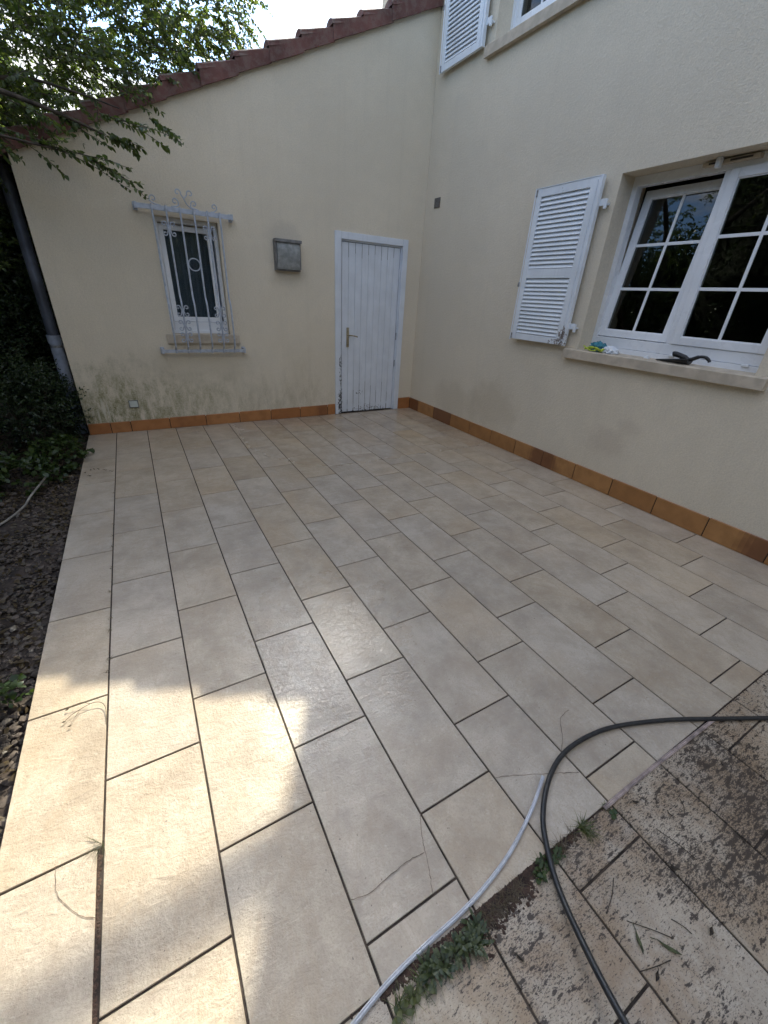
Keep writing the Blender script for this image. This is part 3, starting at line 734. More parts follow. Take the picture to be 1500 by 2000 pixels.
s2 = sill_x(-2.43, -0.885, 3.615, 3.70, None); s2.box(-0.0004, 0.18, W2[0]+0.0006, W2[1]-0.0006, 3.7002, 3.7045)
s2.build('sill', M['reveal'], w2)
# something standing in the dark room
mb = MB(); mb.tube([(0.9, -3.9, 0.2), (0.9, -3.9, 1.2)], 0.02, 8); mb.tube(spline([(0.88, -4.1, 1.25), (0.88, -3.98, 1.52), (0.88, -3.85, 1.25)], 6), 0.018, 8); mb.box(0.6, 1.2, -4.2, -3.6, 0.95, 1.0, 0.01)
mb.build('room_chair', M['room'], house)

# ---- louvred shutters
def shutter(y0, y1, z0, z1, label):
    s_ = empty('shutter', (0, 0, 0), house); s_['label'] = label
    xa, xb = -0.066, -0.034; lw, rw, tw = 0.058, 0.095, 0.062
    Y1 = y1; Y0 = y0   # y1 nearer the corner (greater)
    mb = MB()
    mb.box(xa, xb, Y1-lw, Y1, z0, z1, 0.003); mb.box(xa, xb, Y0, Y0+rw, z0, z1, 0.003)
    zm = z0+(z1-z0)*0.438
    mb.box(xa+0.001, xb-0.001, Y0+rw, Y1-lw, z1-tw, z1, 0.002); mb.box(xa+0.001, xb-0.001, Y0+rw, Y1-lw, z0, z0+tw-0.006, 0.002)
    mb.box(xa+0.001, xb-0.001, Y0+rw, Y1-lw, zm, zm+0.075, 0.002)
    mb.box(xa-0.006, xb, Y0-0.010, Y0+0.012, z0-0.004, z1+0.006, 0.003)
    mb.box(xa-0.007, xa-0.0005, Y0+0.03, Y0+0.034, z0+0.02, z1-0.02)
    mb.box(xa-0.003, xb+0.002, Y0+0.0125, Y1+0.004, z1+0.0005, z1+0.006, 0.001)
    mb.build('frame', M['shutw'], s_)
    mb = MB()
    def sl(za, zb, n):
        p = (zb-za)/n
        for i in range(n):
            zc = za+(i+0.5)*p
            F = Matrix.Translation(((xa+xb)/2, 0, zc)) @ Matrix.Rotation(R_(-58), 4, 'Y')
            mb.box(-0.0205, 0.0205, Y0+rw-0.001, Y1-lw+0.001, -0.0045, 0.0045, 0.002, M4=F)
    sl(z0+tw, zm-0.004, 14); sl(zm+0.079, z1-tw, 16)
    mb.build('louvres', M['shutw'], s_)
    mb = MB(); mb.box(xb-0.004, xb-0.001, Y0+rw, Y1-lw, z0+tw, z1-tw); mb.build('backing', M['white'], s_)
    mb = MB(); mb.tube([(xa-0.004, Y1+0.009, z0-0.01), (xa-0.004, Y1+0.009, z1+0.004)], 0.006, 8); mb.build('locking_bar', M['white'], s_, smooth=True)
    for z in (z0+0.0, z1-0.06):
        mb = MB(); mb.box(xa-0.006, xa-0.001, Y1-0.012, Y1+0.016, z+0.002, z+0.055, 0.002); mb.build('bracket', M['steel'], s_)
    mb = MB(); mb.box(xa-0.014, xa, Y1+0.004, Y1+0.028, z0+0.475, z0+0.515, 0.004); mb.build('latch', M['steel'], s_)
    for z in (z0+0.165, z1-0.175):
        mb = MB(); mb.box(-0.045, -0.030, Y0-0.062, Y0+0.0, z-0.024, z+0.024, 0.003); mb.tube([(-0.040, Y0-0.066, z-0.045), (-0.040, Y0-0.066, z+0.02)], 0.013, 10); mb.box(-0.035, -0.0005, Y0-0.078, Y0-0.054, z-0.02, z-0.004, 0.003)
        mb.build('hinge', M['shutw'], s_)
    return s_
shutter(-2.595, -1.930, 1.193, 2.448, 'ground floor louvred shutter with flaking paint at its lower corner')
shutter(-0.855, -0.180, 3.706, 4.985, 'upstairs louvred shutter near the wall corner')

# ---- small wall vent high in the corner
v = empty('wall_vent', (0, 0, 0), house)
mb = MB(); mb.box(-0.010, -0.001, -0.318, -0.205, 2.505, 2.605, 0.002); mb.build('plate', simple('vent_plate', (0.20, 0.17, 0.14), 0.8), v)
mb = MB()
for i in range(6): mb.box(-0.014, -0.0105, -0.310, -0.213, 2.515+i*0.014, 2.522+i*0.014)
mb.build('slat', M['dgrey'], v)

# ---- small barred window in the gable
sw = empty('window', (0, 0, 0), house); sw['label'] = 'small gable window tilted open behind scrolled iron bars'
mb = MB(); x0, x1, z0, z1 = W3
Yf = 0.085
mb.box(x0+0.0005, x0+0.04, Yf, Yf+0.06, z0, z1, 0.003); mb.box(x1-0.035, x1-0.0005, Yf, Yf+0.06, z0, z1, 0.003)
mb.box(x0+0.041, x1-0.036, Yf+0.001, Yf+0.059, z1-0.04, z1-0.0005, 0.003); mb.box(x0+0.041, x1-0.036, Yf-0.004, Yf+0.059, z0+0.018, z0+0.118, 0.003)
mb.box(x0+0.02, x1-0.02, Yf-0.022, Yf-0.002, z0+0.002, z0+0.03, 0.002)
mb.build('frame', M['pvc'], sw)
F = Matrix.Translation((0, Yf+0.012, z0+0.12)) @ Matrix.Rotation(R_(-2.8), 4, 'X') @ Matrix.Translation((0, -(Yf+0.012), -(z0+0.12)))
sx0, sx1, sz0, sz1 = x0+0.045, x1-0.052, z0+0.121, z1-0.050; wd = 0.048; ya, yb = Yf+0.012, Yf+0.062
mb = MB()
mb.box(sx0, sx0+wd, ya, yb, sz0, sz1, 0.004, M4=F); mb.box(sx1-wd, sx1, ya, yb, sz0, sz1, 0.004, M4=F)
mb.box(sx0+wd-.001, sx1-wd+.001, ya+.0006, yb-.0006, sz0, sz0+wd, 0.004, M4=F); mb.box(sx0+wd-.001, sx1-wd+.001, ya+.0006, yb-.0006, sz1-wd, sz1, 0.004, M4=F)
mb.build('sash', M['pvc'], sw)
mb = MB(); mb.box(sx0+wd, sx1-wd, ya+0.02, ya+0.024, sz0+wd, sz1-wd, M4=F); mb.build('glass', M['glass'], sw)
mb = MB(); n = 80; vs = []
for q in (1.06, 2.0):
    for i in range(n+1):
        x = -3.15+0.58*i/n; vs.append((x, 0.222+0.006*math.sin(i*0.62)+0.003*math.sin(i*1.7+q), q))
mb.add(vs, [(i, i+1, n+2+i, n+1+i) for i in range(n)]); mb.build('curtain', M['curtain'], sw, smooth=True)
mb = MB()
mb.add([(-3.226, -0.032, 0.938), (-2.466, -0.032, 0.938), (-2.466, -0.032, 1.022), (-3.226, -0.032, 1.022), (-3.226, -0.0005, 1.030), (-2.466, -0.0005, 1.030), (-3.226, -0.0005, 0.942), (-2.466, -0.0005, 0.942)],
       [(0, 1, 2, 3), (3, 2, 5, 4), (1, 0, 6, 7), (0, 3, 4, 6), (1, 7, 5, 2)])
mb.box(x0+.001, x1-.001, 0.0, 0.085, 1.0302, 1.034)
mb.build('sill', M['reveal'], sw)

# ---- window grille (wrought iron), part of the house
gr = empty('window_grille', (0, 0, 0), house)
YG = -0.085
mb = MB(); mb.box(-3.305, -2.422, YG-0.006, YG+0.006, 2.126, 2.166, 0.002); mb.build('top_rail', M['grille'], gr)
mb = MB(); mb.box(-3.302, -2.426, YG-0.006, YG+0.006, 0.848, 0.880, 0.002); mb.build('bottom_rail', M['grille'], gr)
for (xx, zz) in ((-3.297, 2.146), (-2.430, 2.146), (-3.294, 0.864), (-2.434, 0.864)):
    mb = MB(); mb.box(xx-0.012, xx+0.012, YG-0.010, -0.001, zz-0.026, zz+0.026, 0.003); mb.box(xx-0.02, xx+0.02, -0.008, -0.0008, zz-0.034, zz+0.034, 0.002)
    mb.build('wall_bracket', M['grille'], gr)
bx = [-3.163, -3.040, -2.917, -2.792, -2.668, -2.549]
YB = YG-0.014
def gz(z):   # belly offset
    if z > 1.40: return YB
    if z > 1.33: return YB-0.055*(1.40-z)/0.07
    return YB-0.055
for x in bx:
    pts = [(x, YB, 2.172), (x, YB, 1.42), (x, YB-0.01, 1.395), (x, YB-0.045, 1.345), (x, YB-0.055, 1.32), (x, YB-0.058, 1.1), (x, YB-0.056, 0.96), (x, YB-0.045, 0.915), (x, YB-0.010, 0.895), (x, YB, 0.885), (x, YB, 0.845)]
    mb = MB(); mb.tube(pts, 0.0092, 8); mb.box(x-0.014, x+0.014, YG-0.019, YG-0.006, 2.130, 2.162, 0.003); mb.box(x-0.012, x+0.012, YG-0.019, YG-0.006, 0.852, 0.876, 0.003)
    mb.build('bar', M['grille'], gr, smooth=True)
mb = MB(); mb.tube([(-2.854+0.055*math.cos(2*math.pi*k/28), YB, 1.698+0.055*math.sin(2*math.pi*k/28)) for k in range(28)], 0.0060, 6, True); mb.build('ring', M['grille'], gr, smooth=True)
def spiral(cx, cz, r0, r1, a0, turns, y, n=26):
    return [(cx+(r0+(r1-r0)*k/n)*math.cos(a0+turns*2*math.pi*k/n), y, cz+(r0+(r1-r0)*k/n)*math.sin(a0+turns*2*math.pi*k/n)) for k in range(n+1)]
def cscroll(x, z, sx, hh, y, r=0.021, up=True):
    """C scroll beside a bar: touches bar at height z, curls out at both ends"""
    mb = MB()
    top = spiral(x+sx*0.040, z+hh-0.02, r, 0.007, (math.pi if sx > 0 else 0), -0.95*sx, y, 18)
    bot = spiral(x+sx*0.040, z-hh+0.02, r, 0.007, (math.pi if sx > 0 else 0), 0.95*sx, y, 18)
    mid = [(x+sx*0.009, y, z)]
    mb.tube(list(reversed(top))+spline([top[0], (x+sx*0.012, y, z+0.012), mid[0], (x+sx*0.012, y, z-0.012), bot[0]], 3)[1:-1]+bot, 0.0058, 6)
    mb.build('scroll', M['grille'], gr, smooth=True)
for x in (bx[1], bx[4]):
    for (z, hh, y) in ((1.985, 0.060, YB), (1.268, 0.052, YB-0.055), (1.128, 0.050, YB-0.056), (1.010, 0.048, YB-0.056)):
        for sx in (-1, 1): cscroll(x, z, sx, hh, y)
        mb = MB(); mb.box(x-0.013, x+0.013, y-0.009, y+0.009, z-0.008, z+0.008, 0.002); mb.build('collar', M['grille'], gr)
# crest scrolls on the top rail
def crest(pts, cx, cz, r, a0, turns):
    mb = MB(); sp = spiral(cx, cz, r, 0.008, a0, turns, YG, 24)
    mb.tube(spline(pts+[sp[0]], 6)[:-1]+sp, 0.0060, 6); mb.build('crest_scroll', M['grille'], gr, smooth=True)
zr = 2.168
crest([(-2.80, YG, zr), (-2.845, YG, 2.205), (-2.868, YG, 2.250), (-2.885, YG, 2.275)], -2.916, 2.290, 0.030, -0.3, 0.9)
crest([(-2.868, YG, 2.245), (-2.850, YG, 2.262), (-2.836, YG, 2.278)], -2.806, 2.290, 0.030, math.pi+0.3, -0.9)
crest([(-3.08, YG, zr), (-3.13, YG, 2.175), (-3.168, YG, 2.195)], -3.138, 2.214, 0.030, math.pi, -0.9)
crest([(-2.99, YG, zr), (-2.965, YG, 2.172), (-2.925, YG, 2.185)], -2.950, 2.214, 0.029, 0, 0.9)
crest([(-2.74, YG, zr), (-2.76, YG, 2.172), (-2.808, YG, 2.185)], -2.780, 2.212, 0.028, math.pi, -0.9)
crest([(-2.63, YG, zr), (-2.60, YG, 2.172), (-2.572, YG, 2.195)], -2.595, 2.212, 0.025, 0, 0.9)

# ================================================================ THINGS ON THE WALLS
lamp = empty('wall_lamp', (-1.848, 0, 1.715), None, 'grey box wall lamp with ribbed glass beside the white door', 'wall lamp')
def LP(mb, name, mat, par=lamp, smooth=False):
    mb.v = [(a+1.848, b, c-1.715) for a, b, c in mb.v]; return mb.build(name, mat, par, smooth)
mb = MB(); mb.box(-1.995, -1.700, -0.022, -0.001, 1.712, 2.012, 0.003)
mb.box(-1.998, -1.697, -0.118, -0.0225, 1.984, 2.014, 0.003); mb.box(-1.993, -1.702, -0.060, -0.0225, 1.712, 1.732, 0.003)
mb.box(-1.993, -1.978, -0.085, -0.0225, 1.733, 1.983, 0.003); mb.box(-1.717, -1.702, -0.085, -0.0225, 1.733, 1.983, 0.003)
LP(mb, 'housing', M['dgrey'])
mb = MB(); n = 12; pr = []
for k in range(n+1):
    a = k/n; y = -0.062-0.045*math.sin(math.pi*(0.12+0.62*(1-a))); pr.append((y, 1.726+(1.984-1.726)*(1-a)))
vs = [(x, y, z) for x in (-1.976, -1.719) for (y, z) in pr]+[(x, -0.03, z) for x in (-1.976, -1.719) for (y, z) in pr]
m1 = n+1
mb.add(vs, [(k, k+1, m1+k+1, m1+k) for k in range(n)]+[(k+1, k, 2*m1+k, 2*m1+k+1) for k in range(n)]+[(m1+k, m1+k+1, 3*m1+k+1, 3*m1+k) for k in range(n)])
LP(mb, 'diffuser', M['frost'], smooth=True)
so = empty('wall_socket', (-3.682, 0, 0.266), None, 'small square white cover plate low on the stained gable wall', 'socket')
mb = MB(); mb.box(-0.047, 0.047, -0.012, -0.001, 0, 0.082, 0.004); mb.build('box', M['dgrey'], so)
mb = MB(); mb.box(-0.038, 0.038, -0.018, -0.0125, 0.008, 0.074, 0.003); mb.build('cover', simple('socket_cover', (0.60, 0.64, 0.58), 0.5), so)

# ---- items on the window sill
SZ = 1.175
def crumple(name, mat, c, r, seed, label, cat, amp=0.45, sc=1.0):
    random.seed(seed); bm = bmesh.new(); bmesh.ops.create_icosphere(bm, subdivisions=4, radius=1)
    from mathutils import noise as mn
    for v in bm.verts:
        d = v.co.normalized(); k = 1+amp*(1-2*abs(mn.noise(d*2.3*sc+Vector((seed, 0, 0)))))-amp*0.5+0.18*mn.noise(d*7*sc)
        v.co = Vector((d.x*r[0]*k, d.y*r[1]*k, max(-0.2, d.z*k)*r[2]+0.2*r[2]))
    me = bpy.data.meshes.new(name); bm.to_mesh(me); bm.free(); me.materials.append(mat)
    for p in me.polygons: p.use_smooth = True
    o = bpy.data.objects.new(name, me); COL.objects.link(o); o.location = c
    return tag(o, label, cat)
crumple('blue_cloth', M['blue'], (0.050, -2.880, SZ), (0.050, 0.075, 0.062), 3, 'crumpled teal blue cloth on the left end of the window sill', 'cloth', 0.5, 0.9)
crumple('white_mask', M['wcloth'], (0.030, -3.020, SZ), (0.050, 0.070, 0.045), 9, 'crumpled white face mask on the sill beside the teal cloth', 'face mask', 0.45)
mb = MB()
for k in range(4):
    p = [(-0.03+random.uniform(-.012, .03), -2.80-0.045*j+random.uniform(-.02, .02), SZ+0.008+random.uniform(0, .035)) for j in range(5)]
    mb.tube(spline(p, 5), 0.0055, 6)
o = mb.build('elastic_strap', M['lime'], smooth=True); tag(o, 'tangled lime green strap in front of the teal cloth on the sill', 'strap')
random.seed(5)
# scoop
sc_ = empty('hand_scoop', (0.03, -3.56, SZ), None, 'black plastic hand scoop lying on the window sill', 'scoop')
mb = MB(); n = 16; vs = []
for j in range(n+1):
    t_ = j/n; y = 0.135-0.245*t_; w = 0.006+0.055*math.sin(min(1, t_*1.25)*math.pi/2)*(1 if t_ < .85 else 1-(t_-.85)*2.2); hgt = 0.004+0.034*t_
    for k in range(9):
        a = math.pi*(k/8); vs.append((-w*math.cos(a), y, 0.004+hgt*(1-math.sin(a))*1.0))
m1 = 9; fs = [(j*m1+k, j*m1+k+1, (j+1)*m1+k+1, (j+1)*m1+k) for j in range(n) for k in range(8)]
mb.add(vs, fs); vs2 = [(x*0.93, y, z+0.004) for x, y, z in vs]; mb.add(vs2, [tuple(reversed(q)) for q in fs])
mb.add([vs[n*m1+k] for k in range(9)], [tuple(range(9))])
rim = [vs[j*m1] for j in range(n+1)]; mb.tube(rim, 0.0035, 6); mb.tube([vs[j*m1+8] for j in range(n+1)], 0.0035, 6)
mb.build('blade', M['black'], sc_, smooth=True)
mb = MB(); q = spline([(0.045, 0.052, 0.056), (0.045, 0.03, 0.060), (0.04, -0.03, 0.048), (0.03, -0.085, 0.034)], 6)
mb.tube(q, [0.006, 0.014]+[0.019]*(len(q)-6)+[0.016, 0.014, 0.012, 0.010], 12)
mb.build('guard', M['black'], sc_)
mb = MB(); mb.tube(spline([(0, -0.085, 0.034), (0, -0.12, 0.044), (0, -0.16, 0.064), (0, -0.20, 0.066), (0, -0.228, 0.050), (0, -0.236, 0.038)], 6), [0.014]*12+[0.011]*12+[0.010]*7, 10)
mb.build('handle', M['black'], sc_, smooth=True)
for (y, x) in ((-3.335, 0.05),):
    mb = MB(); mb.box(x-0.012, x+0.012, y-0.022, y+0.02, SZ, SZ+0.014, 0.004); mb.box(x-0.006, x+0.006, y-0.01, y+0.01, SZ+0.0142, SZ+0.026, 0.003)
    tag(mb.build('plastic_clip', M['white']), 'small white plastic clip on the sill between mask and scoop', 'clip')

# ================================================================ THINGS ON THE FLOOR
hp = [(-0.9, -5.50, 0.012), (-1.20, -5.345, 0.011), (-1.499, -5.196, 0.011), (-1.723, -5.085, 0.011), (-1.91, -4.995, 0.011), (-2.131, -4.913, 0.011), (-2.292, -4.886, 0.011), (-2.432, -4.891, 0.011), (-2.553, -4.932, 0.011),
      (-2.654, -4.997, 0.012), (-2.715, -5.064, 0.016), (-2.772, -5.152, 0.026), (-2.825, -5.262, 0.060), (-2.87, -5.38, 0.10), (-2.90, -5.52, 0.13), (-2.92, -5.75, 0.10), (-2.93, -6.1, 0.03), (-2.95, -6.6, 0.012), (-3.1, -7.5, 0.012)]
mb = MB(); mb.tube(spline(hp, 10), 0.0086, 14); tag(mb.build('garden_hose', M['hose'], smooth=True), 'black rubber hose looping over the joint between clean and muddy tiles', 'hose')
def stripmesh(mb, pts, w, hh):
    P = spline(pts, 8); vs = []
    for i, p in enumerate(P):
        d = (P[min(i+1, len(P)-1)]-P[max(i-1, 0)]).normalized(); s_ = Vector((-d.y, d.x, 0)).normalized()
        for (a, b) in ((-0.5, 0), (-0.5, 0.55), (-0.22, 1.0), (-0.12, 0.72), (0.12, 0.72), (0.22, 1.0), (0.5, 0.55), (0.5, 0)): vs.append(p+s_*w*a+Vector((0, 0, hh*b)))
    fs = [(i*8+k, i*8+(k+1) % 8, (i+1)*8+(k+1) % 8, (i+1)*8+k) for i in range(len(P)-1) for k in range(8)]+[tuple(range(7, -1, -1)), tuple((len(P)-1)*8+k for k in range(8))]
    mb.add(vs, fs)
mb = MB(); stripmesh(mb, [(-2.563, -4.914, 0.020), (-2.671, -4.966, 0.006), (-2.818, -5.018, 0.002), (-2.949, -5.046, 0.002), (-3.054, -5.058, 0.002), (-3.161, -5.063, 0.002), (-3.274, -5.071, 0.002), (-3.378, -5.088, 0.003), (-3.50, -5.115, 0.004), (-3.75, -5.20, 0.004)], 0.0115, 0.008)
tag(mb.build('joint_strip', M['strip']), 'long curved white plastic joint strip pulled loose from the floor joint', 'joint strip')
mb = MB(); stripmesh(mb, [(-1.715, -5.088, 0.003), (-1.933, -5.084, 0.001), (-2.11, -5.081, 0.001), (-2.271, -5.080, 0.001), (-2.447, -5.082, 0.003)], 0.0135, 0.007)
tag(mb.build('joint_strip', M['strip2']), 'stained pinkish joint strip still lying in the floor joint under the hose', 'joint strip')

def blades(mb, c, n, L, spread, w=0.0022, up=0.5, bias=(0, 0)):
    for i in range(n):
        a = random.uniform(0, 2*math.pi); l = L*random.uniform(0.5, 1.15)
        d = Vector((math.cos(a)+bias[0], math.sin(a)+bias[1], 0)); d = d/max(0.3, d.length)*spread; b = Vector(c)+Vector((random.uniform(-1, 1), random.uniform(-1, 1), 0))*0.010
        s_ = Vector((-d.y, d.x, 0)); s_ = s_.normalized()*w*0.5 if s_.length > 0 else Vector((w/2, 0, 0))
        k = up*random.uniform(0.4, 1.2); prev = None; vs = []
        for j in range(5):
            t_ = j/4; p = b+d*l*t_+Vector((0, 0, l*k*(t_-0.75*t_*t_))); ww = 1-t_*0.9
            vs += [p-s_*ww, p+s_*ww]
        mb.add(vs, [(2*j, 2*j+1, 2*j+3, 2*j+2) for j in range(4)], (random.random(), 0, 0))
def rosette(mb, c, n, L, w, tilt=0.35):
    for i in range(n):
        a = random.uniform(0, 2*math.pi); l = L*random.uniform(0.6, 1.1); d = Vector((math.cos(a), math.sin(a), 0)); s_ = Vector((-d.y, d.x, 0))
        b = Vector(c)+Vector((random.uniform(-1, 1), random.uniform(-1, 1), 0))*0.012; tl = tilt*random.uniform(.4, 1.3)
        vs = []
        for (t_, ww) in ((0, .1), (.3, .8), (.6, 1.0), (.85, .7), (1, .05)):
            p = b+d*l*t_+Vector((0, 0, l*tl*(t_-0.5*t_*t_)+0.003)); vs += [p-s_*w*ww/2+Vector((0, 0, .003*ww)), p+s_*w*ww/2+Vector((0, 0, .003*ww))]
        mb.add(vs, [(2*j, 2*j+1, 2*j+3, 2*j+2) for j in range(4)], (random.random(), 0, 0))
def clump(name, fn, mat, label, cat, group=None):
    mb = MB(); fn(mb); o = mb.build(name, mat)
    return tag(o, label, cat, group)
random.seed(21)
clump('grass_tuft', lambda m: blades(m, (-3.918, -4.41, -0.002), 26, 0.085, 0.9, 0.0013, 0.5, (-0.9, -0.5)), M['wisp'], 'wispy grass tuft at the start of the wide soil gap on the left', 'grass')
clump('grass_tuft', lambda m: blades(m, (-2.562, -5.085, 0), 60, 0.065, 0.8, 0.003, 0.7, (0.3, -0.5)), M['grass'], 'bright green grass tuft in the joint to the right of the hose', 'grass')
clump('weed', lambda m: rosette(m, (-2.440, -5.112, 0), 9, 0.020, 0.014), M['ivy'], 'tiny round leaved weed at the end of the stained joint strip', 'weed')
clump('grass_tuft', lambda m: blades(m, (-2.437, -5.083, 0), 26, 0.028, 0.8, 0.002, 0.8), M['grass'], 'short grass tuft at the lower end of the stained joint strip', 'grass')
def dryc(m): blades(m, (-2.668, -5.090, 0), 46, 0.055, 0.9, 0.002, 0.9); blades(m, (-2.61, -5.088, 0), 20, 0.05, 0.9, 0.002, 0.9)
clump('dry_weed', dryc, M['drygrass'], 'dry brown weed in the joint touching the hose', 'weed')
def w3(m):
    for q in ((-2.70, -5.092), (-2.735, -5.098), (-2.765, -5.090), (-2.79, -5.105)): rosette(m, (q[0], q[1], 0), 12, 0.022, 0.009, 0.8); blades(m, (q[0], q[1], 0), 16, 0.04, .8, .002, .9)
clump('weed', w3, M['ivy'], 'leafy green weed growing in the joint just under the hose', 'weed')
def w4(m):
    for q in ((-3.035, -5.10), (-3.075, -5.115), (-3.11, -5.105), (-3.15, -5.118), (-3.185, -5.11), (-3.05, -5.125)): rosette(m, (q[0], q[1], 0), 22, 0.036, 0.0085, 0.9); blades(m, (q[0], q[1], 0), 34, 0.05, .8, .002, .9)
clump('weed', w4, M['weedd'], 'large dark green leafy weed beside the curved white strip', 'weed')
def w5(m):
    for q in ((-3.22, -5.115), (-3.25, -5.125), (-3.29, -5.125)): blades(m, (q[0], q[1], 0), 34, 0.055, .8, .0024, .9); rosette(m, (q[0], q[1], 0), 6, 0.03, 0.013, .5)
clump('grass_tuft', w5, M['grass'], 'dark grass tuft under the nearest end of the white strip', 'grass')
def w6(m):
    for q in range(9): blades(m, (-2.86-0.017*q, -5.095-0.004*(q % 3), 0), 22, 0.036, .9, .002, .8)
clump('dry_weed', w6, M['drygrass'], 'flattened reddish brown roots in the joint between two green weeds', 'weed')
# soil and moss crumbs in the movement joint
mb = MB()
def crumb(c, r):
    bm = bmesh.new(); bmesh.ops.create_icosphere(bm, subdivisions=1, radius=1)
    q = rv()
    vs = [(c[0]+v.co.x*r*random.uniform(.7, 1.3), c[1]+v.co.y*r*random.uniform(.7, 1.3), c[2]+v.co.z*r*0.45*random.uniform(.6, 1.3)) for v in bm.verts]
    bm.verts.index_update(); mb.add(vs, [[v.index for v in f.verts] for f in bm.faces], (q[0]*0.3, 0, 0)); bm.free()
for i in range(5200):
    x = random.uniform(-3.4, -0.6) if random.random() < .5 else random.gauss(-2.95, .14)
    dens = 1.0 if -3.32 < x < -2.58 else (0.35 if x > -2.45 else 0.3)
    if random.random() > dens: continue
    wd = 0.022 if -3.15 < x < -2.82 else 0.010 if dens == 1 else 0.004
    if dens < 1 and random.random() < .6: continue
    crumb((x, -5.082-abs(random.gauss(0, wd))+0.006, 0.0), random.uniform(0.0018, 0.0062 if dens == 1 else 0.0035))
for i in range(260): crumb((J1-0.004-random.uniform(0, .01), random.uniform(-5.0, -4.40), -0.004), random.uniform(0.002, 0.0055))
for i in range(200): crumb((J1+random.uniform(-.004, .003), random.uniform(-4.4, -1.6), -0.003), random.uniform(0.0015, 0.004))
tag(mb.build('soil_crumbs', M['mud'], smooth=False), 'damp soil and moss crumbs in the floor joints', 'soil', kind='stuff')
# tiny sprouts along the left joint
for i, y in enumerate((-1.72, -2.28, -2.45, -2.60, -2.85, -3.10, -3.33, -3.42, -3.62, -3.70)):
    mb = MB(); blades(mb, (0, 0, 0), 9, 0.030, 0.8, 0.0022, 0.7, (-0.7, 0)); o = mb.build('sprout', M['drygrass']); o.location = (J1-0.001, y, 0)
    tag(o, 'tiny dry weed sprout in the left long joint, %s counted from the gable wall' % ['first', 'second', 'third', 'fourth', 'fifth', 'sixth', 'seventh', 'eighth', 'ninth', 'tenth'][i], 'weed', 'sprouts along the left joint')
# dead flower stalk lying on the sunlit tile
mb = MB(); mb.tube(spline([(-3.912, -3.975, 0.002), (-3.918, -3.89, 0.012), (-3.955, -3.86, 0.016), (-4.02, -3.875, 0.010), (-4.05, -3.90, 0.008)], 5), 0.0012, 5)
mb.tube(spline([(-3.965, -3.86, 0.015), (-4.0, -3.84, 0.018), (-4.045, -3.845, 0.012)], 4), 0.001, 5); mb.tube(spline([(-4.0, -3.866, 0.012), (-4.03, -3.93, 0.01)], 3), 0.0009, 5)
for q in ((-4.05, -3.90), (-4.045, -3.845), (-4.03, -3.93)): mb.tube([(q[0]-.006, q[1], .01), (q[0], q[1], .01), (q[0]+.006, q[1], .01)], [.0008, .0028, .0008], 6)
tag(mb.build('dead_stalk', M['twig'], smooth=True), 'thin dead branching stalk lying on the sunlit left tile', 'stalk')
ORD = ['first', 'second', 'third', 'fourth', 'fifth', 'sixth', 'seventh', 'eighth', 'ninth', 'tenth', 'eleventh', 'twelfth']
def image_x(x, y):
    d = Vector((x, y, 0))-CAM; return d.dot(r2)/d.dot(f_)
def rank(obs, text):
    vis = sorted(obs, key=lambda o: image_x(o.location.x, o.location.y))
    for i, o in enumerate(vis): o['label'] = text % ORD[i]
# leaves and twigs stuck on the muddy tiles
def leafthing(x, y, L, w, ang_, mat, label, grp):
    mb = MB(); vs = []
    for j in range(7):
        t_ = j/6; p = L*(t_-0.5); ww = w*max(0.02, math.sin(math.pi*t_))**0.7*(1-0.35*t_)*random.uniform(.75, 1.15); zz = 0.004+0.004*math.sin(t_*5+ang_)
        vs += [(p, -ww/2, zz+0.002), (p, 0, zz), (p, ww/2, zz+0.003)]
    mb.add(vs, [(3*j+k, 3*j+k+1, 3*j+k+4, 3*j+k+3) for j in range(6) for k in range(2)], rv())
    mb.tube([(L*0.5, 0, 0.005), (L*0.72, 0.003, 0.004)], 0.0009, 5)
    o = mb.build('fallen_leaf', mat); o.location = (x, y, 0.0); o.rotation_euler = (0, 0, ang_); tag(o, label, 'leaf', grp); return o
# (positions measured on the floor plane)
dl = []
for i, (x, y, L, w, a, mt) in enumerate([(-2.66, -5.335, .050, .012, 0.9, 'greenleaf'), (-2.60, -5.38, .060, .012, 2.1, 'greenleaf'), (-2.68, -5.395, .028, .011, 0.3, 'deadleaf'), (-2.40, -5.29, .030, .012, 2.0, 'deadleaf'),
                              (-2.33, -5.12, .026, .012, 2.6, 'deadleaf'), (-2.26, -5.20, .018, .009, 1.0, 'deadleaf'), (-2.46, -5.42, .030, .014, 0.2, 'deadleaf'), (-2.12, -5.36, .026, .008, 1.3, 'deadleaf'),
                              (-1.62, -5.14, .030, .015, 1.4, 'deadleaf'), (-1.9, -5.2, .02, .01, 0.4, 'deadleaf'), (-2.97, -5.20, .026, .009, 1.9, 'deadleaf'), (-2.80, -5.46, .03, .015, 0.4, 'deadleaf')]):
    lb = {0: 'greenish cut leaf on the muddy tiles, nearer the hose', 1: 'longest greenish cut leaf with a stalk on the muddy tiles'}.get(i, 'small dark wet leaf stuck to the muddy tiles')
    q = leafthing(x, y, L, w, a, M[mt], lb, None if i < 2 else 'dark leaves on the muddy tiles')
    if i > 1: dl.append(q)
rank(dl, 'small dark wet leaf on the muddy tiles, %s from the left of the dark ones')
tg = []
for i in range(10):
    x = random.uniform(-2.7, -1.7); y = random.uniform(-5.5, -5.16)
    mb = MB(); l = random.uniform(.02, .06); a = random.uniform(0, 3.1)
    mb.tube(spline([(-l*math.cos(a), -l*math.sin(a), .002), (0.004, -0.003, .004), (l*math.cos(a), l*math.sin(a), .002)], 4), 0.0011, 5)
    o = mb.build('twig', M['deadleaf']); o.location = (x, y, 0); tag(o, 'thin dark twig fragment on the muddy tiles', 'twig', 'twig fragments on the muddy tiles'); tg.append(o)
rank(tg, 'thin dark twig fragment on the muddy tiles, %s from the left')
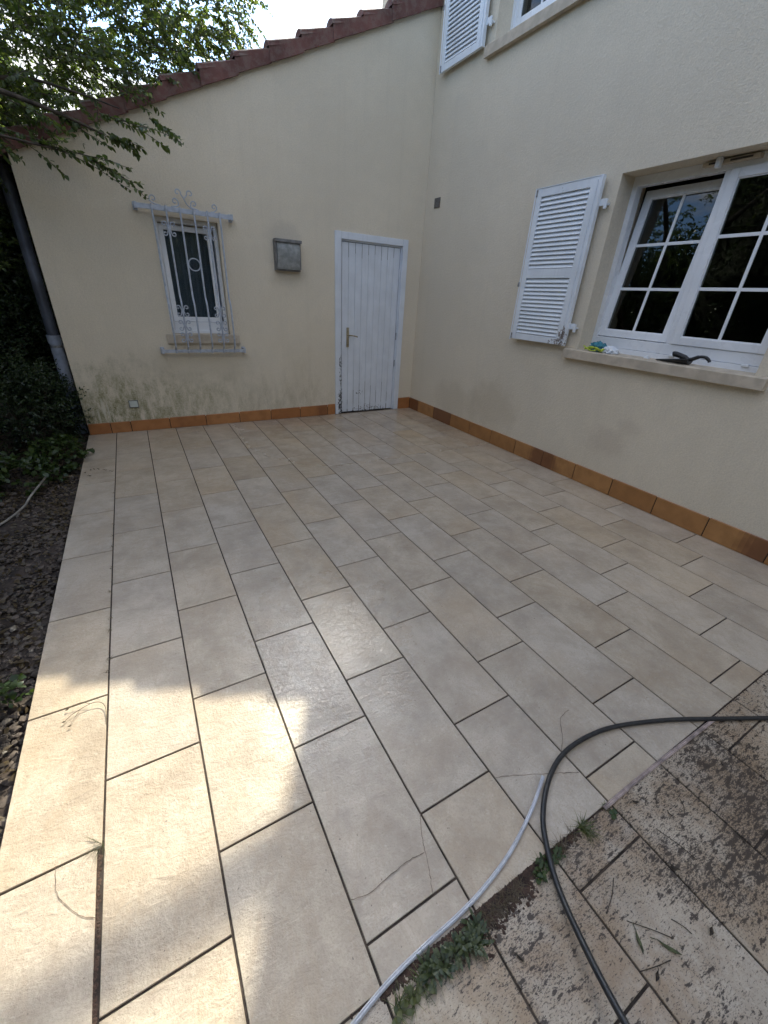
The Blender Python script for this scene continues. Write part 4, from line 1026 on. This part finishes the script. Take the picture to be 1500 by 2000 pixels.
ls_ = []
# droppings / leaf crumbs near the left corner of the terrace
for i, (x, y) in enumerate([(-4.14, -1.18), (-4.10, -1.13), (-4.075, -1.12), (-4.04, -1.13), (-4.10, -1.27), (-3.99, -1.17), (-3.94, -1.22)]):
    ls_.append(leafthing(x, y, .030, .010, 1.2+0.3*i, M['deadleaf'], 'small dark leaf scrap on the far left terrace tile', 'leaf scraps at the far left corner'))

rank(ls_, 'small dark leaf scrap on the far left tiles, %s from the left')
# ================================================================ GARDEN
random.seed(33)
mb = MB(); bmI = bmesh.new(); bmesh.ops.create_icosphere(bmI, subdivisions=1, radius=1); IV = [v.co.copy() for v in bmI.verts]; bmI.verts.index_update(); IF = [[v.index for v in f.verts] for f in bmI.faces]; bmI.free()
for i in range(11000):
    x = -4.19-abs(random.gauss(0, 0.42)); y = random.uniform(-5.4, 0.2)
    if x < -5.6 or (random.random() < 0.35 and math.sin(4.3*x+2.1*y)+math.sin(2.2*x-3.7*y) > 0.3): continue
    r = 0.0055+0.015*random.random()**2.2+(0.012 if random.random() < .02 else 0)
    if x > -4.186-r: x = -4.186-r
    q = rv(); e = (random.uniform(.7, 1.3), random.uniform(.6, 1.1), random.uniform(.35, .7)); a = random.uniform(0, 6.3); ca, sa = math.cos(a), math.sin(a)
    z = GZ+0.02*math.sin(3*x+1.7*y)+r*0.15+random.uniform(0, .012)
    ph = random.uniform(0, 9)
    vs = []
    for v in IV:
        k = 1+0.16*math.sin(3*v.x+ph)+0.14*math.sin(4*v.y+2*ph)+0.1*math.sin(5*v.z+ph)
        X, Y, Z = v.x*r*e[0]*k, v.y*r*e[1]*k, v.z*r*e[2]*k; vs.append((x+X*ca-Y*sa, y+X*sa+Y*ca, z+Z))
    mb.add(vs, IF, q)
tag(mb.build('gravel', M['stone'], smooth=True), 'loose brown stones and gravel along the left edge of the terrace', 'gravel', kind='stuff')
mb = MB(); mb.tube(spline([(-4.75, -2.12, 0.0), (-4.595, -1.95, -0.02), (-4.50, -1.70, -0.02), (-4.46, -1.55, 0.01), (-4.38, -1.0, 0.02), (-4.36, -0.8, 0.02)], 8), 0.0075, 7)
tag(mb.build('fallen_stick', M['ptwig'], smooth=True), 'long pale bare stick lying in the garden bed', 'stick')

def leaves_obj(name, mat, P, D, L, Wd, parent, vals=None):
    """P base points (n,3), D directions (n,3), sizes"""
    n = len(P)
    if n == 0: return None
    D = D/np.linalg.norm(D, axis=1, keepdims=True)
    up = rng.normal(size=(n, 3))*0.6+np.array([0, 0, 1.0])
    S = np.cross(D, up); S /= np.linalg.norm(S, axis=1, keepdims=True)+1e-9
    Nn = np.cross(S, D)
    L = L[:, None]; Wd = Wd[:, None]
    v = np.empty((n, 6, 3))
    v[:, 0] = P
    v[:, 1] = P+D*L*0.35+S*Wd*0.5+Nn*L*0.06; v[:, 2] = P+D*L*0.35-S*Wd*0.5+Nn*L*0.06
    v[:, 3] = P+D*L*0.72+S*Wd*0.36-Nn*L*0.02; v[:, 4] = P+D*L*0.72-S*Wd*0.36-Nn*L*0.02
    v[:, 5] = P+D*L-Nn*L*0.16
    idx = np.array([[0, 1, 2, 2], [1, 3, 4, 2], [3, 5, 4, 4]])
    base = (np.arange(n)*6)[:, None]
    tri1 = base+np.array([0, 2, 1]); quad = base+np.array([1, 2, 4, 3]); tri2 = base+np.array([3, 4, 5])
    loops = np.concatenate([np.concatenate([tri1, quad, tri2], axis=1)]).ravel()
    starts = (np.arange(n)*10)[:, None]+np.array([0, 3, 7])
    tot = np.tile([3, 4, 3], n)
    me = bpy.data.meshes.new(name)
    me.vertices.add(n*6); me.vertices.foreach_set('co', v.astype(np.float32).ravel())
    me.loops.add(n*10); me.loops.foreach_set('vertex_index', loops.astype(np.int32))
    me.polygons.add(n*3); me.polygons.foreach_set('loop_start', starts.ravel().astype(np.int32))
    try: me.polygons.foreach_set('loop_total', tot.astype(np.int32))
    except Exception: pass
    me.materials.append(mat)
    at = me.attributes.new('tile', 'FLOAT_VECTOR', 'FACE')
    if vals is None: vals = rng.random(n)
    a = np.repeat(np.stack([vals, vals*0, vals*0], 1), 3, axis=0); at.data.foreach_set('vector', a.astype(np.float32).ravel())
    me.update(calc_edges=True); me.validate()
    o = bpy.data.objects.new(name, me); COL.objects.link(o)
    if parent is not None: o.parent = parent
    return o

SHX = np.array([0.593, 1.034, 1.0])
def keep_sun(P):
    """leaves may not hang where they would shade the sunlit corner of the terrace"""
    q = P-SHX*P[:, 2:3]
    return ~((q[:, 0] > -4.22) & (q[:, 0] < -2.9) & (q[:, 1] < -3.45) & (q[:, 1] > -5.9))
def sprays(starts, dirs, length, nl, leafL, droop=0.5, leafW=0.42):
    Ps, Ds, Ls, tw = [], [], [], []
    for s0, d0 in zip(starts, dirs):
        l = length*random.uniform(.6, 1.3); p = Vector(s0); d = Vector(d0).normalized(); st = l/nl; pts = [p.copy()]
        for k in range(nl):
            d = (d+Vector((random.uniform(-.2, .2), random.uniform(-.2, .2), -droop/nl+random.uniform(-.05, .05)))).normalized()
            p = p+d*st; pts.append(p.copy())
            sgn = 1 if k % 2 else -1
            side = d.cross(Vector((0, 0, 1)))
            if side.length < 0.1: side = Vector((1, 0, 0))
            side.normalize()
            for rep in range(random.choice([1, 2, 2])):
                sd = sgn if rep == 0 else -sgn
                ld_ = d*random.uniform(-.1, .9)+side*sd*random.uniform(.3, 1.1)+Vector((random.uniform(-.3, .3), random.uniform(-.3, .3), random.uniform(-1.0, .5)))
                Ps.append(p[:]); Ds.append(ld_[:]); Ls.append(leafL*random.uniform(.6, 1.2))
        tw.append(pts)
    return np.array(Ps), np.array(Ds), np.array(Ls), tw
def rand_in_ell(c, r, n, shell=0.0):
    out = []
    while len(out) < n:
        v = Vector((random.uniform(-1, 1), random.uniform(-1, 1), random.uniform(-1, 1)))
        if shell <= v.length <= 1: out.append((Vector(c)+Vector((v.x*r[0], v.y*r[1], v.z*r[2])), v))
    return out

n = 3000; x = -4.2-np.abs(rng.normal(0, .55, n)); y = rng.uniform(-5.4, .2, n)
P = np.stack([x, y, GZ+0.02+rng.random(n)*0.02], 1); D = np.stack([rng.normal(size=n), rng.normal(size=n), rng.normal(0, .25, n)], 1); L = 0.022+0.03*rng.random(n)
tag(leaves_obj('leaf_litter', M['drygrass'], P, D, L, L*0.5, None), 'brown dead leaf litter over the garden bed', 'leaf litter', kind='stuff')
# --- plum tree at the left, its branches hanging over the lean-to roof
tree = empty('plum_tree', (-5.5, -0.4, GZ), None, 'leafy plum tree overhanging the clay tiled verge at the top left', 'tree')
TO = Vector((-5.5, -0.4, GZ))
def rel(pts): return [Vector(p)-TO for p in pts]
mb = MB()
def limb(pts, r0, r1):
    P = spline(rel(pts), 8); n = len(P); mb.tube(P, [r0+(r1-r0)*i/(n-1) for i in range(n)], 10)
limb([(-5.5, -0.4, GZ-0.05), (-5.45, -0.3, 1.0), (-5.35, 0.0, 1.9), (-5.2, 0.2, 2.7)], 0.13, 0.095)
limb([(-5.2, 0.2, 2.7), (-4.9, 0.6, 3.5), (-4.3, 1.0, 4.4), (-3.7, 1.3, 5.2)], 0.09, 0.03)
limb([(-5.25, 0.15, 2.5), (-4.6, 0.3, 3.2), (-3.9, 0.5, 3.55), (-3.2, 0.65, 3.75), (-2.5, 0.7, 3.95)], 0.06, 0.010)
limb([(-5.2, 0.2, 2.7), (-4.8, 0.0, 3.5), (-4.3, 0.1, 4.3), (-3.6, 0.3, 5.0)], 0.07, 0.02)
limb([(-5.3, 0.1, 2.3), (-5.9, -0.6, 3.1), (-6.4, -1.2, 4.0)], 0.07, 0.02)
limb([(-5.35, 0.0, 2.2), (-4.9, -0.2, 2.55), (-4.3, -0.45, 2.68), (-3.8, -0.6, 2.60), (-3.45, -0.65, 2.50)], 0.035, 0.006)
limb([(-4.9, -0.2, 2.55), (-4.5, -0.5, 2.42), (-4.1, -0.7, 2.37), (-3.7, -0.75, 2.33)], 0.02, 0.004)
limb([(-4.3, -0.4, 2.68), (-3.9, -0.35, 2.80), (-3.55, -0.45, 2.76), (-3.3, -0.55, 2.70)], 0.014, 0.004)
mb.build('trunk', M['bark'], tree, smooth=True)
allP, allD, allL, tws = [], [], [], []
clumps = [((-4.1, 0.6, 3.35), (0.9, 0.7, 0.60), 300), ((-3.3, 0.7, 3.55), (0.75, 0.6, 0.50), 260), ((-2.65, 0.7, 3.80), (0.55, 0.5, 0.36), 170), ((-2.20, 0.75, 4.08), (0.40, 0.45, 0.28), 95),
          ((-3.75, -0.15, 2.98), (0.55, 0.35, 0.30), 110), ((-4.5, -0.1, 2.75), (0.6, 0.5, 0.35), 130), ((-3.15, 0.15, 3.30), (0.45, 0.35, 0.22), 60), ((-4.6, 0.9, 4.1), (1.0, 1.0, 0.75), 170), ((-3.6, 1.0, 4.4), (0.9, 0.8, 0.6), 170), ((-2.7, 1.0, 4.6), (0.6, 0.6, 0.4), 70),
          ((-5.2, 0.2, 4.2), (1.0, 1.0, 0.9), 120), ((-6.3, -1.0, 4.0), (1.0, 1.2, 0.9), 120), ((-5.0, 0.7, 2.45), (0.5, 0.8, 0.6), 130), ((-4.75, 0.9, 1.75), (0.35, 0.5, 0.5), 60)]
for c, r, n in clumps:
    pts = rand_in_ell(c, r, n)
    P, D, L, tw = sprays([p for p, v in pts], [Vector((v.x+0.15, v.y, v.z*0.5))+Vector((random.uniform(-.5, .5), random.uniform(-.5, .5), random.uniform(-.3, .3))) for p, v in pts], 0.32, 16, 0.044, 0.35)
    allP.append(P); allD.append(D); allL.append(L); tws += tw
hang = [((-3.45, -0.65, 2.62), (0.8, -0.15, -0.10), .42), ((-3.1, -0.55, 2.68), (0.8, -0.2, -0.35), .30), ((-3.42, -0.70, 2.50), (.9, 0, -.25), .2), ((-4.2, -0.62, 2.44), (0.9, -.1, -.12), .55), ((-3.9, -0.72, 2.36), (0.95, -.05, -.10), .5), ((-3.62, -0.72, 2.33), (0.9, 0.0, -.25), .38),
        ((-4.25, -0.6, 2.42), (0.7, -.2, -.35), .3), ((-4.0, -0.6, 2.60), (0.8, -.1, -.25), .42), ((-3.75, -0.5, 2.60), (0.8, -.1, -.2), .32), ((-3.85, -0.55, 2.68), (0.8, -.1, .0), .3), ((-4.5, -0.5, 2.5), (.7, -.3, -.2), .4),
        ((-4.6, -0.5, 1.95), (.5, -.2, -.4), .3), ((-4.7, -0.3, 1.7), (.6, -.2, -.2), .35), ((-4.75, -.4, 2.2), (.5, -.3, -.5), .35)]
for s0, d0, l in hang:
    P, D, L, tw = sprays([s0]*3, [d0]*3, l, 18, 0.050, 0.18); allP.append(P); allD.append(D); allL.append(L); tws += tw
P = np.concatenate(allP); D = np.concatenate(allD); L = np.concatenate(allL)
k = keep_sun(P); P, D, L = P[k], D[k], L[k]
leaves_obj('crown', M['leaf'], P-np.array(TO), D, L, L*0.54, tree)
mb = MB()
for pts in tws:
    if keep_sun(np.array([pts[0][:], pts[-1][:]])).all():
        q = [Vector(p)-TO for p in pts[::3]]; mb.tube(q, [0.0035-0.0022*i/len(q) for i in range(len(q))], 4, caps=False)
mb.build('twigs', M['bark'], tree)

def shrub(name, base, ells, nper, leafL, mat, label, cat, droop=0.1, nl=8, length=0.16, group=None, leafW=0.5):
    o = empty(name, base, None, label, cat, group); B = Vector(base); ps, ds, ls = [], [], []
    mb = MB()
    for c, r in ells:
        pts = rand_in_ell(c, r, nper, 0.35)
        P, D, L, tw = sprays([p-B for p, v in pts], [v+Vector((0, 0, .4)) for p, v in pts], length, nl, leafL, droop)
        ps.append(P); ds.append(D); ls.append(L)
        for p, v in random.sample(pts, min(10, len(pts))):
            mid = (Vector(c)-B)*0.5+Vector((0, 0, 0)); mb.tube(spline([Vector((random.uniform(-.06, .06), random.uniform(-.06, .06), 0)), mid, p-B], 4), [0.008-0.006*i/8 for i in range(9)], 5, caps=False)
    mb.build('stems_or_core', M['bark'], o)
    P = np.concatenate(ps); D = np.concatenate(ds); L = np.concatenate(ls)
    leaves_obj('foliage', mat, P, D, L, L*leafW, o)
    return o
shrub('shrub', (-4.62, -0.15, GZ), [((-4.50, -0.12, 0.30), (0.30, 0.36, 0.36)), ((-4.70, -0.30, 0.52), (0.40, 0.42, 0.40)), ((-4.42, 0.16, 0.30), (0.18, 0.22, 0.30))], 330, 0.030, M['leafd'], 'dark dense shrub against the left corner of the gable wall', 'shrub')
shrub('shrub', (-5.3, -1.1, GZ), [((-5.3, -1.1, 0.45), (0.5, 0.6, 0.45)), ((-5.1, -0.8, 0.8), (0.4, 0.4, 0.3))], 240, 0.032, M['leafd'], 'dark rounded shrub at the left edge behind the pale stick', 'shrub')
shrub('shrub', (-5.2, 0.9, GZ), [((-5.4, 0.8, 0.8), (0.7, 0.8, 0.8)), ((-4.85, 1.0, 1.0), (0.5, 0.6, 0.95))], 420, 0.045, M['leafd'], 'taller dark shrub beside the downpipe', 'shrub')
shrub('ground_cover_plant', (-4.40, -0.75, GZ), [((-4.36, -0.72, 0.03), (0.17, 0.34, 0.10))], 90, 0.045, M['ivy'], 'low green leafy plant beside the terrace edge below the shrub', 'plant', 0.3, 5, 0.09, None, 0.85)
shrub('ground_cover_plant', (-4.62, -1.15, GZ), [((-4.62, -1.15, 0.04), (0.22, 0.26, 0.10))], 70, 0.048, M['ivy'], 'low green leafy plant beside the pale stick', 'plant', 0.3, 5, 0.09, None, 0.85)
shrub('ground_cover_plant', (-4.32, -3.72, GZ), [((-4.32, -3.72, -0.02), (0.06, 0.14, 0.05))], 14, 0.035, M['ivy'], 'small green weed in the sunlit gravel by the terrace edge', 'plant', 0.3, 5, 0.07, None, 0.7)
mb = MB()
for i in range(14): blades(mb, (-4.24-random.random()*0.22, -3.5-random.random()*1.1, GZ+0.02), 10, 0.09, 0.6, 0.003, 1.2)
tag(mb.build('garden_grass', M['drygrass']), 'dry straw and grass among the sunlit gravel', 'grass', kind='stuff')

# --- tall hedges closing the garden on the left and behind the camera
def hedge(name, x0, x1, y0, y1, z1, n, leafL, label, mat=M['leafd'], cat='hedge'):
    o = empty(name, ((x0+x1)/2, (y0+y1)/2, GZ), None, label, cat); B = np.array([(x0+x1)/2, (y0+y1)/2, GZ])
    P = rng.random((n, 3)); side = rng.integers(0, 5, n)
    P[:, 0] = np.where(side == 0, rng.normal(0.04, .05, n), P[:, 0]); P[:, 0] = np.where(side == 1, rng.normal(0.96, .05, n), P[:, 0])
    P[:, 1] = np.where(side == 2, rng.normal(0.02, .01, n), P[:, 1]); P[:, 1] = np.where(side == 3, rng.normal(0.98, .01, n), P[:, 1])
    P[:, 2] = np.where(side == 4, rng.normal(0.96, .04, n), P[:, 2])
    P = P*np.array([x1-x0, y1-y0, z1-GZ])+np.array([x0, y0, GZ])
    P[:, 0] += 0.22*np.sin(P[:, 1]*1.9+P[:, 2]*1.3)+0.12*np.sin(P[:, 1]*5+P[:, 2]*4); P[:, 2] += 0.2*np.sin(P[:, 1]*2.7)*(P[:, 2]/z1)+0.1*np.sin(P[:, 1]*7)
    k = keep_sun(P); P = P[k]; n = len(P)
    D = rng.normal(size=(n, 3)); L = leafL*(0.6+0.7*rng.random(n))
    leaves_obj('foliage', mat, P-B, D, L, L*0.5, o)
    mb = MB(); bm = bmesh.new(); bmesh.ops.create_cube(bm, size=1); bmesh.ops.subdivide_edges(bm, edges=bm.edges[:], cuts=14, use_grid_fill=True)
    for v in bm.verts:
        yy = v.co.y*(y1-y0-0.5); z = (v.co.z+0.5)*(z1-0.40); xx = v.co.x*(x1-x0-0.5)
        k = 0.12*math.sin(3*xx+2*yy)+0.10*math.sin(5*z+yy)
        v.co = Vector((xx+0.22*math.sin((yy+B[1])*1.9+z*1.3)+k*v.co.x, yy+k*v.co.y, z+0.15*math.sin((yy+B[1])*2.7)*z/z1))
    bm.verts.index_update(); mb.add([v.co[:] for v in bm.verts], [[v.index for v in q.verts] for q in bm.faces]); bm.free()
    mb.build('stems_or_core', M['hedgecore'], o, smooth=True)  # solid near-black core; the hedge's inner shade is put into its colour
    return o
hedge('hedge', -8.1, -6.6, -9.5, 1.5, 4.7, 62000, 0.085, 'tall dark hedge closing the garden on the left')
hedge('hedge', -8.0, -4.30, 1.9, 3.4, 3.6, 60000, 0.085, 'dark hedge behind the plum tree at the left')

hedge('hedge', -10.5, 9.0, -15.4, -13.4, 5.9, 60000, 0.14, 'high hedge at the far end of the garden behind the camera')
# --- unseen tree added so one limb throws the band of shade on the tiles
T2 = Vector((3.6, 3.2, GZ)); t2 = empty('shade_band_tree', T2, None, 'unseen tall tree added behind the house to shade the tiles', 'tree')
mb = MB()
def limb2(pts, r0, r1):
    P = [p-T2 for p in spline(pts, 6)]; n = len(P); mb.tube(P, [r0+(r1-r0)*i/(n-1) for i in range(n)], 10)
limb2([(3.6, 3.2, GZ), (3.5, 3.1, 3), (3.4, 3.0, 5.5), (3.5, 3.1, 9.0)], .22, .06)
limb2([(3.4, 3.0, 5.6), (2.4, 2.8, 6.6), (1.2, 2.62, 6.98), (0.6, 2.56, 7.02), (-0.5, 2.55, 7.06)], .12, .052)
mb.build('trunk', M['bark'], t2, smooth=True)
ps, ds, ls = [], [], []
for c, r, n in (((3.5, 3.1, 8.6), (1.7, 1.5, 1.5), 130), ((2.9, 3.0, 7.4), (1.0, 0.9, 0.8), 60), ((4.6, 3.6, 7.5), (1.1, 1.1, 1.1), 60)):
    pts = rand_in_ell(c, r, n); P, D, L, tw = sprays([p for p, v in pts], [v for p, v in pts], 0.5, 12, 0.10, 0.5); ps.append(P); ds.append(D); ls.append(L)
P = np.concatenate(ps); D = np.concatenate(ds); L = np.concatenate(ls); k = keep_sun(P)
leaves_obj('crown', M['leaf'], P[k]-np.array(T2), D[k], L[k], L[k]*.45, t2)
